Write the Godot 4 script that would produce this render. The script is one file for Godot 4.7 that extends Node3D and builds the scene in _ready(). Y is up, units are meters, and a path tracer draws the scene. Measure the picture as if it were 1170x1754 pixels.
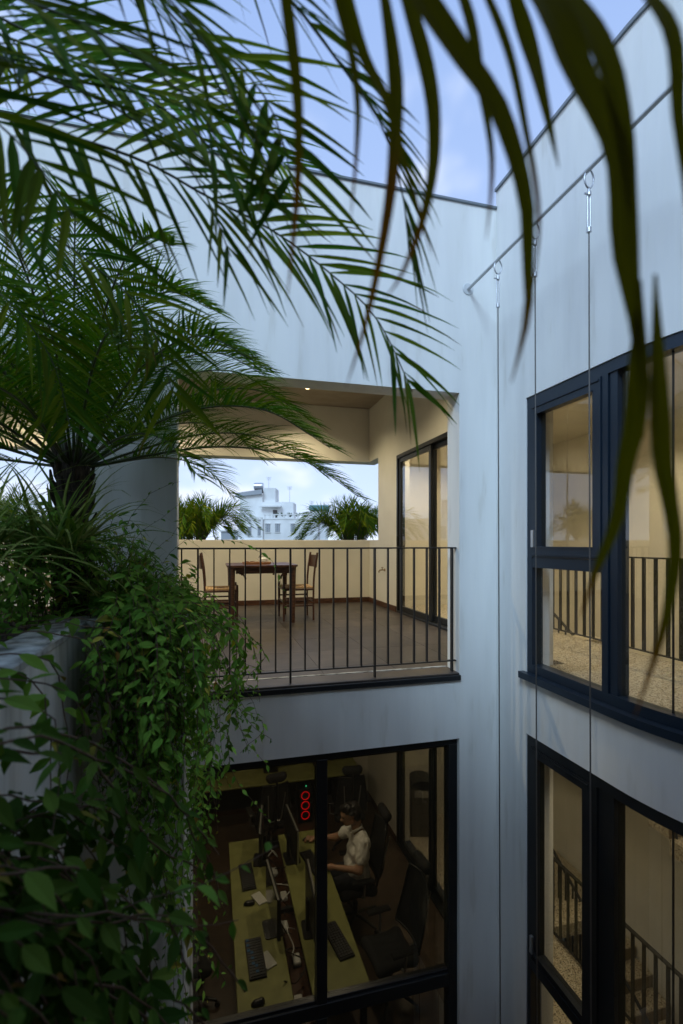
extends Node3D
# A courtyard between a terrace and a glazed stair hall, seen past overhanging palms.
var rng := RandomNumberGenerator.new()
var taken := {}
var counts := {}
const FACE := -3.457          # courtyard face of the terrace wall
const SIDE := 2.196           # courtyard face of the glazed wall
const LOW := -3.43            # office floor

func V(x, y, z) -> Vector3: return Vector3(x, y, z)
func rnd(a, b) -> float: return rng.randf_range(a, b)
func lin(r, g, b) -> Color: return Color(r, g, b).linear_to_srgb()

# ---------------------------------------------------------------- naming
func numbered(called: String) -> String:
	taken[called] = taken.get(called, 0) + 1
	return called if taken[called] == 1 else "%s_%03d" % [called, taken[called] - 1]
func tag(o, label, category, group := ""):
	o.set_meta("label", label)
	o.set_meta("category", category)
	if group: o.set_meta("group", group)
	return o
func thing(called, label, category, at := Vector3.ZERO, turn := 0.0, group := "") -> Node3D:
	var o := Node3D.new()
	o.name = numbered(called)
	add_child(o)
	o.position = at
	o.rotation_degrees.y = turn
	tag(o, label, category, group)
	return o
func put(called: String, m, mat, parent: Node = self, kind := "") -> MeshInstance3D:
	var o := MeshInstance3D.new()
	o.mesh = m.commit() if m is SurfaceTool else m
	o.material_override = mat
	if parent == self:
		o.name = numbered(called)
		add_child(o)
	else:
		var key := [parent, called]
		counts[key] = counts.get(key, 0) + 1
		o.name = called if counts[key] == 1 else "%s_%03d" % [called, counts[key] - 1]
		parent.add_child(o)
	if kind: o.set_meta("kind", kind)
	return o
func dup(src: Node3D, label, at: Vector3, turn := 0.0) -> Node3D:
	var c: Node3D = src.duplicate()
	c.name = numbered(String(src.name))
	add_child(c)
	c.position = at
	c.rotation_degrees.y = turn
	c.set_meta("label", label)
	return c

# ---------------------------------------------------------------- shapes
func mb() -> SurfaceTool:
	var st := SurfaceTool.new()
	st.begin(Mesh.PRIMITIVE_TRIANGLES)
	return st
func tri(st, a, b, c, n):
	if (c - a).cross(b - a).dot(n) < 0.0:
		var t = b
		b = c
		c = t
	for p in [a, b, c]:
		st.set_normal(n)
		st.add_vertex(p)
func quad(st, a, b, c, d, n):
	tri(st, a, b, c, n)
	tri(st, a, c, d, n)
func box(st, lo: Vector3, hi: Vector3, c := 0.0, xf := Transform3D.IDENTITY):
	var mid := (lo + hi) / 2.0
	var h := (hi - lo).abs() / 2.0
	c = minf(c, minf(h.x, minf(h.y, h.z)) * 0.9)
	for ax in 3:
		var a1 := (ax + 1) % 3
		var a2 := (ax + 2) % 3
		for s in [-1.0, 1.0]:
			var n := Vector3.ZERO
			n[ax] = s
			var q := []
			for k in [[-1, -1], [1, -1], [1, 1], [-1, 1]]:
				var p := Vector3.ZERO
				p[ax] = s * h[ax]
				p[a1] = k[0] * (h[a1] - c)
				p[a2] = k[1] * (h[a2] - c)
				q.append(xf * (mid + p))
			quad(st, q[0], q[1], q[2], q[3], xf.basis * n)
			if c > 0.0:
				for s2 in [-1.0, 1.0]:
					var e := []
					for k in [[0, -1], [0, 1], [1, 1], [1, -1]]:
						var p := Vector3.ZERO
						p[ax] = s * (h[ax] - (c if k[0] else 0.0))
						p[a1] = s2 * (h[a1] - (0.0 if k[0] else c))
						p[a2] = k[1] * (h[a2] - c)
						e.append(xf * (mid + p))
					var m := Vector3.ZERO
					m[ax] = s
					m[a1] = s2
					quad(st, e[0], e[1], e[2], e[3], xf.basis * m.normalized())
	if c > 0.0:
		for x in [-1.0, 1.0]:
			for y in [-1.0, 1.0]:
				for z in [-1.0, 1.0]:
					tri(st, xf * (mid + Vector3(x * h.x, y * (h.y - c), z * (h.z - c))), xf * (mid + Vector3(x * (h.x - c), y * h.y, z * (h.z - c))), xf * (mid + Vector3(x * (h.x - c), y * (h.y - c), z * h.z)), xf.basis * Vector3(x, y, z).normalized())
func boxm(lo, hi, c := 0.0) -> SurfaceTool:
	var st := mb()
	box(st, lo, hi, c)
	return st
func tube(st, pts, r0: float, r1: float, seg := 6, closed := false):
	var n: int = pts.size()
	var rings := []
	var up := Vector3(0.31, 0.9, 0.27).normalized()
	for i in n:
		var t: Vector3
		if closed: t = pts[(i + 1) % n] - pts[(i + n - 1) % n]
		else: t = pts[mini(i + 1, n - 1)] - pts[maxi(i - 1, 0)]
		t = t.normalized()
		var s := t.cross(up)
		if s.length() < 0.05: s = t.cross(Vector3.RIGHT)
		s = s.normalized()
		var u := s.cross(t).normalized()
		up = u
		var r := lerpf(r0, r1, float(i) / maxi(n - 1, 1))
		var ring := []
		for k in seg:
			var a := TAU * k / seg
			var d := s * cos(a) + u * sin(a)
			ring.append([pts[i] + d * r, d])
		rings.append(ring)
	for i in (n if closed else n - 1):
		var A = rings[i]
		var B = rings[(i + 1) % n]
		for k in seg:
			var l := (k + 1) % seg
			smooth_quad(st, A[k], A[l], B[l], B[k])
	if not closed:
		for e in [0, n - 1]:
			var nn: Vector3 = (pts[0] - pts[1]) if e == 0 else (pts[n - 1] - pts[n - 2])
			for k in range(1, seg - 1):
				tri(st, rings[e][0][0], rings[e][k][0], rings[e][k + 1][0], nn.normalized())
func smooth_quad(st, a, b, c, d):
	var nn: Vector3 = a[1] + b[1] + c[1] + d[1]
	for t in [[a, b, c], [a, c, d]]:
		var q = t
		if (q[2][0] - q[0][0]).cross(q[1][0] - q[0][0]).dot(nn) < 0.0: q = [q[0], q[2], q[1]]
		for p in q:
			st.set_normal(p[1])
			st.add_vertex(p[0])
func lathe(st, prof, seg := 16, xf := Transform3D.IDENTITY):
	for i in prof.size() - 1:
		var p: Vector2 = prof[i]
		var q: Vector2 = prof[i + 1]
		var nn := Vector2(q.y - p.y, p.x - q.x).normalized()
		for k in seg:
			var r := []
			for e in [[p, k], [p, k + 1], [q, k + 1], [q, k]]:
				var a: float = TAU * e[1] / seg
				r.append([xf * Vector3(e[0].x * cos(a), e[0].y, e[0].x * sin(a)), (xf.basis * Vector3(nn.x * cos(a), nn.y, nn.x * sin(a))).normalized()])
			smooth_quad(st, r[0], r[1], r[2], r[3])
func prism(st, poly: PackedVector2Array, y0: float, y1: float):   # poly in x, z
	var id := Geometry2D.triangulate_polygon(poly)
	for i in range(0, id.size(), 3):
		for e in [[y0, Vector3.DOWN], [y1, Vector3.UP]]:
			var p := []
			for k in 3: p.append(Vector3(poly[id[i + k]].x, e[0], poly[id[i + k]].y))
			tri(st, p[0], p[1], p[2], e[1])
	var flip := 1.0 if Geometry2D.is_polygon_clockwise(poly) else -1.0
	for i in poly.size():
		var a := poly[i]
		var b := poly[(i + 1) % poly.size()]
		var n := Vector3(b.y - a.y, 0, a.x - b.x).normalized() * -flip
		quad(st, V(a.x, y0, a.y), V(b.x, y0, b.y), V(b.x, y1, b.y), V(a.x, y1, a.y), n)
func rounded(w: float, d: float, r: float, k := 5) -> PackedVector2Array:
	var o := PackedVector2Array()
	for c in [[1, 1, 0], [-1, 1, 90], [-1, -1, 180], [1, -1, 270]]:
		for i in k + 1:
			var a := deg_to_rad(c[2] + 90.0 * i / k)
			o.append(Vector2(c[0] * (w / 2 - r) + r * cos(a), c[1] * (d / 2 - r) + r * sin(a)))
	return o
func crom(p: Array, n: int) -> PackedVector3Array:      # smooth curve through the points, evenly stepped
	var c := Curve3D.new()
	c.bake_interval = 0.01
	for i in p.size():
		var t: Vector3 = (p[mini(i + 1, p.size() - 1)] - p[maxi(i - 1, 0)]) / 6.0
		c.add_point(p[i], -t, t)
	var o := PackedVector3Array()
	for i in n: o.append(c.sample_baked(c.get_baked_length() * i / (n - 1.0), true))
	return o
func arc(c: Vector3, r: float, a0: float, a1: float, n: int, ax := Vector3.RIGHT, ay := Vector3.UP) -> PackedVector3Array:
	var o := PackedVector3Array()
	for i in n:
		var a := deg_to_rad(lerpf(a0, a1, i / (n - 1.0)))
		o.append(c + ax * cos(a) * r + ay * sin(a) * r)
	return o

# ---------------------------------------------------------------- leaves
func blade(st, pts, width: float, N: Vector3, fold: float, col: Color, tip: Color, tip_at := 2.0, peak := 0.25):
	var n: int = pts.size()
	var row := []
	for i in n:
		var t := float(i) / (n - 1)
		var d: Vector3 = (pts[mini(i + 1, n - 1)] - pts[maxi(i - 1, 0)]).normalized()
		var s := d.cross(N)
		if s.length() < 0.01: s = d.cross(Vector3.RIGHT)
		s = s.normalized()
		var up := s.cross(d).normalized()
		var w := width * 0.5 * (smoothstep(-0.12, peak, t) if t < peak else pow(maxf(1.0 - (t - peak) / (1.0 - peak), 0.0), 0.75))
		w = maxf(w, width * 0.02)
		var c := col if t < tip_at else col.lerp(tip, clampf((t - tip_at) / 0.12, 0, 1))
		row.append([pts[i] - s * w + up * fold * w, pts[i], pts[i] + s * w + up * fold * w, c, (up + s * fold).normalized(), (up - s * fold).normalized(), up])
	for i in n - 1:
		var a = row[i]
		var b = row[i + 1]
		for e in [[0, 1, 4], [1, 2, 5]]:
			var na: Vector3 = a[e[2]]
			for v in [[a, 0], [b, 0], [b, 1], [a, 0], [b, 1], [a, 1]]:
				st.set_color(v[0][3])
				st.set_normal(v[0][e[2]])
				st.add_vertex(v[0][e[v[1]]])
func bend(base: Vector3, dir: Vector3, length: float, droop: float, n := 6) -> PackedVector3Array:
	var o := PackedVector3Array([base])
	var d := dir.normalized()
	var p := base
	for i in n:
		p += d * length / n
		o.append(p)
		d = (d + Vector3.DOWN * droop * length / n * (0.4 + 1.2 * i / n)).normalized()
	return o
func shade(c: Color, k: float) -> Color: return Color(c.r * k, c.g * k, c.b * k)
func palm_green() -> Color:
	var c := Color(0.034, 0.085, 0.010).lerp(Color(0.12, 0.145, 0.012), pow(rng.randf(), 1.8))
	return shade(c, rnd(0.75, 1.25))
var spare := {}               # per plant: leaflets past the limit, joined
var budget := {}
func frond(plant: Node3D, ctrl: Array, o: Dictionary):
	var r := crom(ctrl, 40)
	var total := 0.0
	for i in 39: total += r[i].distance_to(r[i + 1])
	var st := mb()
	tube(st, r, o.get("thick", 0.006), 0.0015, 5)
	var part := put("frond", st, o.get("stalk", M.stalk), plant)
	var t0: float = o.get("t0", 0.25)
	var count := int(total * (1.0 - t0) / o.spacing)
	for i in count:
		var t := t0 + (1.0 - t0) * (i + rnd(0.0, 0.5)) / count
		var f := minf(t, 0.999) * 39
		var k := int(f)
		var at := r[k].lerp(r[k + 1], f - k)
		var tan := (r[mini(k + 2, 39)] - r[maxi(k - 1, 0)]).normalized()
		var side := tan.cross(Vector3.UP)
		if side.length() < 0.15: side = o.get("side", Vector3(0.3, 0, 1))
		side = side.normalized().rotated(tan, deg_to_rad(o.get("roll", 0.0)))
		var up := side.cross(tan).normalized()
		var grow: float = (0.45 + 0.55 * smoothstep(t0 - 0.05, t0 + 0.3, t)) * (1.0 - o.get("taper", 0.55) * smoothstep(0.6, 1.0, t))
		for s in [-1.0, 1.0]:
			var ang := deg_to_rad(lerpf(o.get("a0", 62.0), o.get("a1", 18.0), smoothstep(0.3, 1.0, t)) + rnd(-8, 8))
			var d: Vector3 = tan * cos(ang) + side * s * sin(ang) + up * (o.get("lift", 0.25) + rnd(-0.12, 0.12))
			var len: float = o.length * grow * rnd(0.85, 1.1)
			var p := bend(at, d, len, o.droop * rnd(0.6, 1.4), 6)
			var col := shade(palm_green(), o.get("tone", 1.0))
			var tipc := Color(0.16, 0.10, 0.02) if rng.randf() < 0.6 else Color(0.06, 0.03, 0.012)
			var tip_at := rnd(0.72, 0.92) if rng.randf() < o.get("dry", 0.35) else 2.0
			var N := (up + tan * 0.2 + side * rnd(-0.5, 0.5)).normalized()
			if budget[plant] > 0:
				budget[plant] -= 1
				var ls := mb()
				blade(ls, p, o.width * rnd(0.8, 1.2), N, 0.35, col, tipc, tip_at)
				put("leaflet", ls, M.palm, part)
			else:
				blade(spare[plant], p, o.width * rnd(0.8, 1.2), N, 0.35, col, tipc, tip_at)
func begin_palm(called, label, at, most := 300) -> Node3D:
	var p := thing(called, label, "palm", at)
	spare[p] = mb()
	budget[p] = most
	return p
func end_palm(p: Node3D):
	if budget[p] <= 0: put("leaflets", spare[p], M.palm, p, "stuff")
func ovate(st, xf: Transform3D, col: Color, fold := 0.3, curl := 0.25):     # a leaf 1 long along -z, 0.5 wide
	var prof := [0.02, 0.15, 0.205, 0.175, 0.085, 0.0]
	var rows := []
	for i in 6:
		var t := i / 5.0
		var w: float = prof[i]
		var y := -curl * t * t
		rows.append([V(-w, y + fold * w, -t), V(0, y, -t), V(w, y + fold * w, -t)])
	var nl := (xf.basis * V(fold, 1, curl * -0.8)).normalized()
	var nr := (xf.basis * V(-fold, 1, curl * -0.8)).normalized()
	for i in 5:
		for e in [[0, 1, nl], [1, 2, nr]]:
			for v in [[i, 0], [i + 1, 0], [i + 1, 1], [i, 0], [i + 1, 1], [i, 1]]:
				st.set_color(col)
				st.set_normal(e[2])
				st.add_vertex(xf * rows[v[0]][e[v[1]]])
var stems := {}
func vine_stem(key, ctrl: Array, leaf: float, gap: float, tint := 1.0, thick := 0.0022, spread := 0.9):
	var total := 0.0
	for i in ctrl.size() - 1: total += ctrl[i].distance_to(ctrl[i + 1])
	var n := maxi(int(total / 0.05), 4)
	var r := crom(ctrl, n)
	for i in range(1, n - 1): r[i] += V(rnd(-1, 1), rnd(-1, 1), rnd(-1, 1)) * 0.006
	tube(stems[key].st, r, thick, thick * 0.5, 4)
	var count := int(total / gap)
	for i in count:
		var f := (i + rnd(0.2, 0.8)) / count * (n - 1.001)
		var k := int(f)
		var at := r[k].lerp(r[k + 1], f - k)
		var tan := (r[k + 1] - r[k]).normalized()
		var a := rnd(0, TAU)
		var side := tan.cross(V(0.2, 1, 0.1)).normalized()
		if i % 2: side = -side
		side = (side + V(rnd(-1, 1), rnd(-0.5, 0.7), rnd(-1, 1)) * spread).normalized()
		var d := (side + tan * 0.5 + Vector3.DOWN * rnd(0.0, 0.5)).normalized()
		var s := leaf * rnd(0.6, 1.25) * (1.0 - 0.45 * smoothstep(0.6, 1.0, f / n))
		var up := (Vector3.UP * 1.0 + V(0.2, 0, 0.5) + V(rnd(-1, 1), rnd(-0.4, 0.4), rnd(-1, 1)) * 0.6).normalized()
		var x := (-d).cross(up)
		if x.length() < 0.1: continue
		x = -x.normalized()
		var y := (-d).cross(x).normalized()
		var c := Color(0.06, 0.14, 0.022).lerp(Color(0.17, 0.29, 0.05), pow(rng.randf(), 1.6))
		if rng.randf() < 0.03: c = Color(0.30, 0.27, 0.05)
		elif rng.randf() < 0.007: c = Color(0.2, 0.12, 0.03)
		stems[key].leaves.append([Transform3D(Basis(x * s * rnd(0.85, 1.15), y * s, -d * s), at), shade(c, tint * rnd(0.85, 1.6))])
func end_vine(key: String, plant: Node3D, eye: Vector3):
	put("stem", stems[key].st, M.vine_stem, plant)
	var all: Array = stems[key].leaves
	all.sort_custom(func(a, b): return a[0].basis.z.length() / a[0].origin.distance_to(eye) > b[0].basis.z.length() / b[0].origin.distance_to(eye))
	var rest := mb()
	for i in all.size():
		if i < 300:
			var st := mb()
			ovate(st, all[i][0], all[i][1], rnd(0.15, 0.45), rnd(0.05, 0.4))
			put("leaf", st, M.leaf, plant)
		else: ovate(rest, all[i][0], all[i][1], rnd(0.15, 0.45), rnd(0.05, 0.4))
	if all.size() > 300: put("leaves", rest, M.leaf, plant, "stuff")

# ---------------------------------------------------------------- bodies
func body_mesh(bones: Array, k: float, cell: float, wrinkle := 0.0, clip = null) -> ArrayMesh:
	var lo := Vector3(9, 9, 9)
	var hi := -lo
	for b in bones:
		for e in 2:
			var rr: float = b[2 + e] + cell * 3
			lo = lo.min(b[e] - V(rr, rr, rr))
			hi = hi.max(b[e] + V(rr, rr, rr))
	var nx := int((hi.x - lo.x) / cell) + 2
	var ny := int((hi.y - lo.y) / cell) + 2
	var nz := int((hi.z - lo.z) / cell) + 2
	var f := PackedFloat32Array()
	f.resize(nx * ny * nz)
	f.fill(1.0)
	for b in bones:
		var A: Vector3 = b[0]
		var B: Vector3 = b[1]
		var ra: float = b[2]
		var rb: float = b[3]
		var ab := B - A
		var l2 := maxf(ab.length_squared(), 1e-9)
		var m := maxf(ra, rb) + k + cell * 2.5
		var i0 := ((A.min(B) - V(m, m, m) - lo) / cell)
		var i1 := ((A.max(B) + V(m, m, m) - lo) / cell)
		for z in range(maxi(int(i0.z), 0), mini(int(i1.z) + 1, nz)):
			for y in range(maxi(int(i0.y), 0), mini(int(i1.y) + 1, ny)):
				for x in range(maxi(int(i0.x), 0), mini(int(i1.x) + 1, nx)):
					var p := lo + Vector3(x, y, z) * cell
					var t := clampf((p - A).dot(ab) / l2, 0.0, 1.0)
					var d := (p - A - ab * t).length() - lerpf(ra, rb, t)
					var id := (z * ny + y) * nx + x
					var o := f[id]
					var h := maxf(k - absf(o - d), 0.0) / k
					f[id] = minf(o, d) - h * h * k * 0.25
	if wrinkle > 0.0 or clip != null:
		var nz1 := FastNoiseLite.new()
		nz1.frequency = 14.0
		nz1.fractal_octaves = 2
		for z in nz:
			for y in ny:
				for x in nx:
					var id := (z * ny + y) * nx + x
					if absf(f[id]) < 0.06:
						var p := lo + Vector3(x, y, z) * cell
						if wrinkle > 0.0: f[id] += wrinkle * nz1.get_noise_3d(p.x, p.y * 0.8 + p.x * 0.5, p.z)
						if clip != null:
							for c in clip: f[id] = maxf(f[id], (p - c[0]).dot(c[1]))
	var vi := PackedInt32Array()
	vi.resize(nx * ny * nz)
	vi.fill(-1)
	var pos := PackedVector3Array()
	var nor := PackedVector3Array()
	var off := [0, 1, nx, nx + 1, nx * ny, nx * ny + 1, nx * ny + nx, nx * ny + nx + 1]
	var ed := [[0, 1], [2, 3], [4, 5], [6, 7], [0, 2], [1, 3], [4, 6], [5, 7], [0, 4], [1, 5], [2, 6], [3, 7]]
	for z in nz - 1:
		for y in ny - 1:
			for x in nx - 1:
				var id := (z * ny + y) * nx + x
				var v0 := f[id]
				if v0 > cell * 3 or v0 < -cell * 3: continue
				var mask := 0
				for c in 8:
					if f[id + off[c]] < 0.0: mask |= 1 << c
				if mask == 0 or mask == 255: continue
				var s := Vector3.ZERO
				var cnt := 0
				for e in ed:
					var va := f[id + off[e[0]]]
					var vb := f[id + off[e[1]]]
					if (va < 0.0) != (vb < 0.0):
						var t := va / (va - vb)
						var ca := Vector3(e[0] & 1, (e[0] >> 1) & 1, e[0] >> 2)
						var cb := Vector3(e[1] & 1, (e[1] >> 1) & 1, e[1] >> 2)
						s += ca.lerp(cb, t)
						cnt += 1
				var g := Vector3.ZERO
				for c in 8:
					g += Vector3((c & 1) * 2 - 1, ((c >> 1) & 1) * 2 - 1, (c >> 2) * 2 - 1) * f[id + off[c]]
				vi[id] = pos.size()
				pos.append(lo + (Vector3(x, y, z) + s / cnt) * cell)
				nor.append(g.normalized())
	var ix := PackedInt32Array()
	for z in range(1, nz - 1):
		for y in range(1, ny - 1):
			for x in range(1, nx - 1):
				var id := (z * ny + y) * nx + x
				for ax in [[1, nx, nx * ny], [nx, nx * ny, 1], [nx * ny, 1, nx]]:
					var a := f[id]
					var b := f[id + ax[0]]
					if (a < 0.0) == (b < 0.0): continue
					var q := [vi[id], vi[id - ax[1]], vi[id - ax[1] - ax[2]], vi[id - ax[2]]]
					if q.min() < 0: continue
					if a < 0.0: ix.append_array([q[0], q[2], q[1], q[0], q[3], q[2]])
					else: ix.append_array([q[0], q[1], q[2], q[0], q[2], q[3]])
	var arr := []
	arr.resize(Mesh.ARRAY_MAX)
	arr[Mesh.ARRAY_VERTEX] = pos
	arr[Mesh.ARRAY_NORMAL] = nor
	arr[Mesh.ARRAY_INDEX] = ix
	var am := ArrayMesh.new()
	am.add_surface_from_arrays(Mesh.PRIMITIVE_TRIANGLES, arr)
	return am

# ---------------------------------------------------------------- materials
var M := {}
func noise(freq: float, oct := 4, kind: int = 1, seed_ := 1) -> FastNoiseLite:
	var n := FastNoiseLite.new()
	n.noise_type = kind
	n.frequency = freq
	n.fractal_octaves = oct
	n.seed = seed_
	return n
func ntex(n: FastNoiseLite, cols: Array, at: Array, size := 512) -> NoiseTexture2D:
	var t := NoiseTexture2D.new()
	t.width = size
	t.height = size
	t.seamless = true
	t.noise = n
	var g := Gradient.new()
	g.offsets = PackedFloat32Array(at)
	g.colors = PackedColorArray(cols)
	t.color_ramp = g
	return t
func cell_tex() -> NoiseTexture2D:       # stone chips in pale cement
	var n := noise(0.075, 1, FastNoiseLite.TYPE_CELLULAR, 4)
	n.cellular_return_type = FastNoiseLite.RETURN_CELL_VALUE
	n.cellular_jitter = 1.0
	n.domain_warp_enabled = true
	n.domain_warp_amplitude = 6.0
	n.domain_warp_frequency = 0.08
	return ntex(n, [lin(0.07, 0.05, 0.03), lin(0.20, 0.15, 0.09), lin(0.52, 0.46, 0.33), lin(0.60, 0.54, 0.42), lin(0.36, 0.28, 0.17), lin(0.70, 0.66, 0.56)], [0.08, 0.2, 0.3, 0.6, 0.78, 0.95])
func mat(c: Color, rough := 0.6, metal := 0.0) -> StandardMaterial3D:
	var m := StandardMaterial3D.new()
	m.albedo_color = c
	m.roughness = rough
	m.metallic = metal
	return m
func textured(t: Texture2D, scale: Vector3, rough := 0.7, c := Color.WHITE, world := true) -> StandardMaterial3D:
	var m := mat(c, rough)
	m.albedo_texture = t
	m.uv1_triplanar = true
	m.uv1_world_triplanar = world
	m.uv1_scale = scale
	return m
func bumpy(m: StandardMaterial3D, n: FastNoiseLite, cm: float) -> StandardMaterial3D:
	m.heightmap_enabled = true
	m.heightmap_scale = cm
	m.heightmap_texture = ntex(n, [Color.BLACK, Color.WHITE], [0.0, 1.0])
	return m
func glow(c: Color, e: float) -> StandardMaterial3D:
	var m := mat(c, 0.5)
	m.emission_enabled = true
	m.emission = c
	m.emission_energy_multiplier = e
	return m
func glass(c: Color, a: float) -> StandardMaterial3D:
	var m := mat(Color(c.r, c.g, c.b, a), 0.0)
	m.transparency = BaseMaterial3D.TRANSPARENCY_ALPHA
	return m
func materials():
	var w := lin(0.80, 0.80, 0.78)
	M.stucco = bumpy(textured(ntex(noise(0.006, 5), [w.darkened(0.03), w, w.lightened(0.01)], [0.2, 0.55, 0.9]), V(0.8, 0.09, 0.8), 0.72), noise(0.03, 4), 0.08)
	M.stucco.detail_enabled = true
	M.stucco.detail_blend_mode = BaseMaterial3D.BLEND_MODE_MUL
	M.stucco.detail_uv_layer = BaseMaterial3D.DETAIL_UV_2
	M.stucco.uv2_triplanar = true
	M.stucco.uv2_world_triplanar = true
	M.stucco.uv2_scale = V(1.1, 0.16, 1.1)
	M.stucco.detail_albedo = ntex(noise(0.016, 5, 3, 33), [lin(0.90, 0.89, 0.87), lin(0.98, 0.98, 0.975), Color.WHITE], [0.10, 0.23, 0.42])
	M.plaster = bumpy(textured(ntex(noise(0.008, 4, 3, 5), [lin(0.68, 0.64, 0.53), lin(0.74, 0.70, 0.59)], [0.2, 0.8]), V(0.4, 0.4, 0.4), 0.7), noise(0.03, 3), 0.05)
	M.planter = bumpy(textured(ntex(noise(0.012, 5, 3, 9), [lin(0.30, 0.30, 0.26), lin(0.58, 0.58, 0.55), lin(0.68, 0.69, 0.67), lin(0.74, 0.75, 0.74)], [0.14, 0.34, 0.5, 0.85]), V(0.9, 0.12, 0.9), 0.8), noise(0.02, 4), 0.3)
	M.coping = bumpy(textured(ntex(noise(0.02, 5, 3, 12), [lin(0.16, 0.16, 0.15), lin(0.40, 0.42, 0.42), lin(0.56, 0.58, 0.58)], [0.2, 0.5, 0.8]), V(1.4, 1.4, 1.4), 0.6), noise(0.02, 4), 0.2)
	M.ceiling = textured(ntex(noise(0.01, 5, 3, 3), [lin(0.30, 0.245, 0.18), lin(0.34, 0.285, 0.215), lin(0.37, 0.31, 0.235)], [0.2, 0.55, 0.9]), V(0.5, 0.5, 0.9), 0.7)
	M.tiles = []
	for k in 4:
		M.tiles.append(bumpy(textured(ntex(noise(0.02, 5, 3, 20 + k), [lin(0.044, 0.035, 0.030), lin(0.072, 0.057, 0.049)], [0.25, 0.8], 256), V(1.1, 1.1, 1.1), 0.42, Color(1, 1, 1).darkened(0.05 * k)), noise(0.06, 3), 0.03))
	M.grout = mat(lin(0.04, 0.03, 0.025), 0.8)
	M.wood_dark = textured(ntex(noise(0.01, 4, 3, 7), [lin(0.045, 0.018, 0.009), lin(0.10, 0.042, 0.02)], [0.25, 0.75]), V(2, 12, 12), 0.42, Color.WHITE, false)
	M.cord = bumpy(textured(ntex(noise(0.05, 3, 3, 8), [lin(0.40, 0.24, 0.10), lin(0.55, 0.36, 0.17)], [0.3, 0.7]), V(3, 3, 3), 0.8, Color.WHITE, false), noise(0.09, 2), 0.3)
	M.iron = mat(lin(0.028, 0.027, 0.026), 0.42, 0.3)
	M.navy = mat(lin(0.014, 0.026, 0.043), 0.35, 0.25)
	M.black_frame = mat(lin(0.016, 0.018, 0.02), 0.4, 0.2)
	M.steel = mat(lin(0.55, 0.56, 0.58), 0.35, 0.9)
	M.rail_paint = mat(lin(0.58, 0.60, 0.61), 0.4)
	M.wire = mat(lin(0.16, 0.15, 0.14), 0.5, 0.6)
	M.flash = mat(lin(0.20, 0.23, 0.25), 0.4, 0.5)
	M.brass = mat(lin(0.28, 0.2, 0.1), 0.4, 0.8)
	M.clear = glass(Color(0.02, 0.03, 0.03), 0.04)
	M.stair_glass = glass(lin(0.05, 0.045, 0.02), 0.10)
	M.tint = glass(lin(0.02, 0.022, 0.012), 0.25)
	M.rear = textured(ntex(noise(0.01, 4, 3, 80), [lin(0.17, 0.12, 0.08), lin(0.22, 0.165, 0.11)], [0.2, 0.8]), V(0.3, 0.3, 0.3), 0.8)
	M.tint_low = glass(lin(0.02, 0.02, 0.012), 0.40)
	M.terrazzo = textured(cell_tex(), V(3.2, 3.2, 3.2), 0.32)
	M.step_face = mat(lin(0.22, 0.17, 0.11), 0.6)
	M.floor_low = bumpy(textured(ntex(noise(0.02, 5, 3, 31), [lin(0.070, 0.046, 0.030), lin(0.11, 0.074, 0.05)], [0.25, 0.8]), V(0.9, 0.9, 0.9), 0.4), noise(0.05, 3), 0.03)
	M.desk = textured(ntex(noise(0.015, 4, 3, 40), [lin(0.22, 0.225, 0.065), lin(0.29, 0.29, 0.09)], [0.25, 0.8]), V(1, 1, 1), 0.5)
	M.plastic = mat(lin(0.012, 0.012, 0.013), 0.38)
	M.fabric = bumpy(mat(lin(0.014, 0.014, 0.015), 0.85), noise(0.12, 2), 0.15)
	M.fabric.uv1_triplanar = true
	M.fabric.uv1_scale = V(4, 4, 4)
	M.key = mat(lin(0.035, 0.035, 0.037), 0.5)
	M.white_plastic = mat(lin(0.62, 0.61, 0.56), 0.4)
	M.edge = mat(lin(0.45, 0.44, 0.40), 0.3, 0.7)
	M.screen = mat(lin(0.006, 0.006, 0.008), 0.12)
	M.red = glow(Color(1.0, 0.04, 0.08), 0.5)
	M.blue = glow(Color(0.06, 0.3, 0.42), 0.10)
	M.green_led = glow(Color(0.3, 0.9, 0.6), 0.8)
	M.palm = mat(Color.WHITE, 0.62)
	M.leaf = mat(Color.WHITE, 0.6)
	for m in [M.palm, M.leaf]:
		m.vertex_color_use_as_albedo = true
		m.metallic_specular = 0.15
		m.backlight_enabled = true
		m.backlight = Color(0.72, 0.82, 0.42)
	M.near = M.palm.duplicate()
	M.near.backlight = Color(0.95, 0.98, 0.5)
	M.stalk = mat(lin(0.045, 0.06, 0.016), 0.5)
	M.vine_stem = mat(lin(0.085, 0.05, 0.028), 0.7)
	M.bark = bumpy(textured(ntex(noise(0.03, 4, 3, 50), [lin(0.018, 0.012, 0.008), lin(0.07, 0.05, 0.03)], [0.3, 0.8]), V(4, 1.2, 4), 0.95), noise(0.05, 4), 1.0)
	M.soil = bumpy(textured(ntex(noise(0.05, 4, 3, 51), [lin(0.02, 0.014, 0.01), lin(0.06, 0.042, 0.03)], [0.3, 0.8]), V(1, 1, 1), 1.0), noise(0.05, 4), 2.0)
	M.far_white = textured(ntex(noise(0.01, 4, 3, 60), [lin(0.62, 0.62, 0.60), lin(0.74, 0.74, 0.72)], [0.2, 0.7]), V(0.1, 0.1, 0.1), 0.8)
	M.far_grey = mat(lin(0.30, 0.32, 0.34), 0.7)
	M.far_dark = mat(lin(0.07, 0.06, 0.055), 0.6)
	M.teal = mat(lin(0.10, 0.22, 0.24), 0.6)
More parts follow.
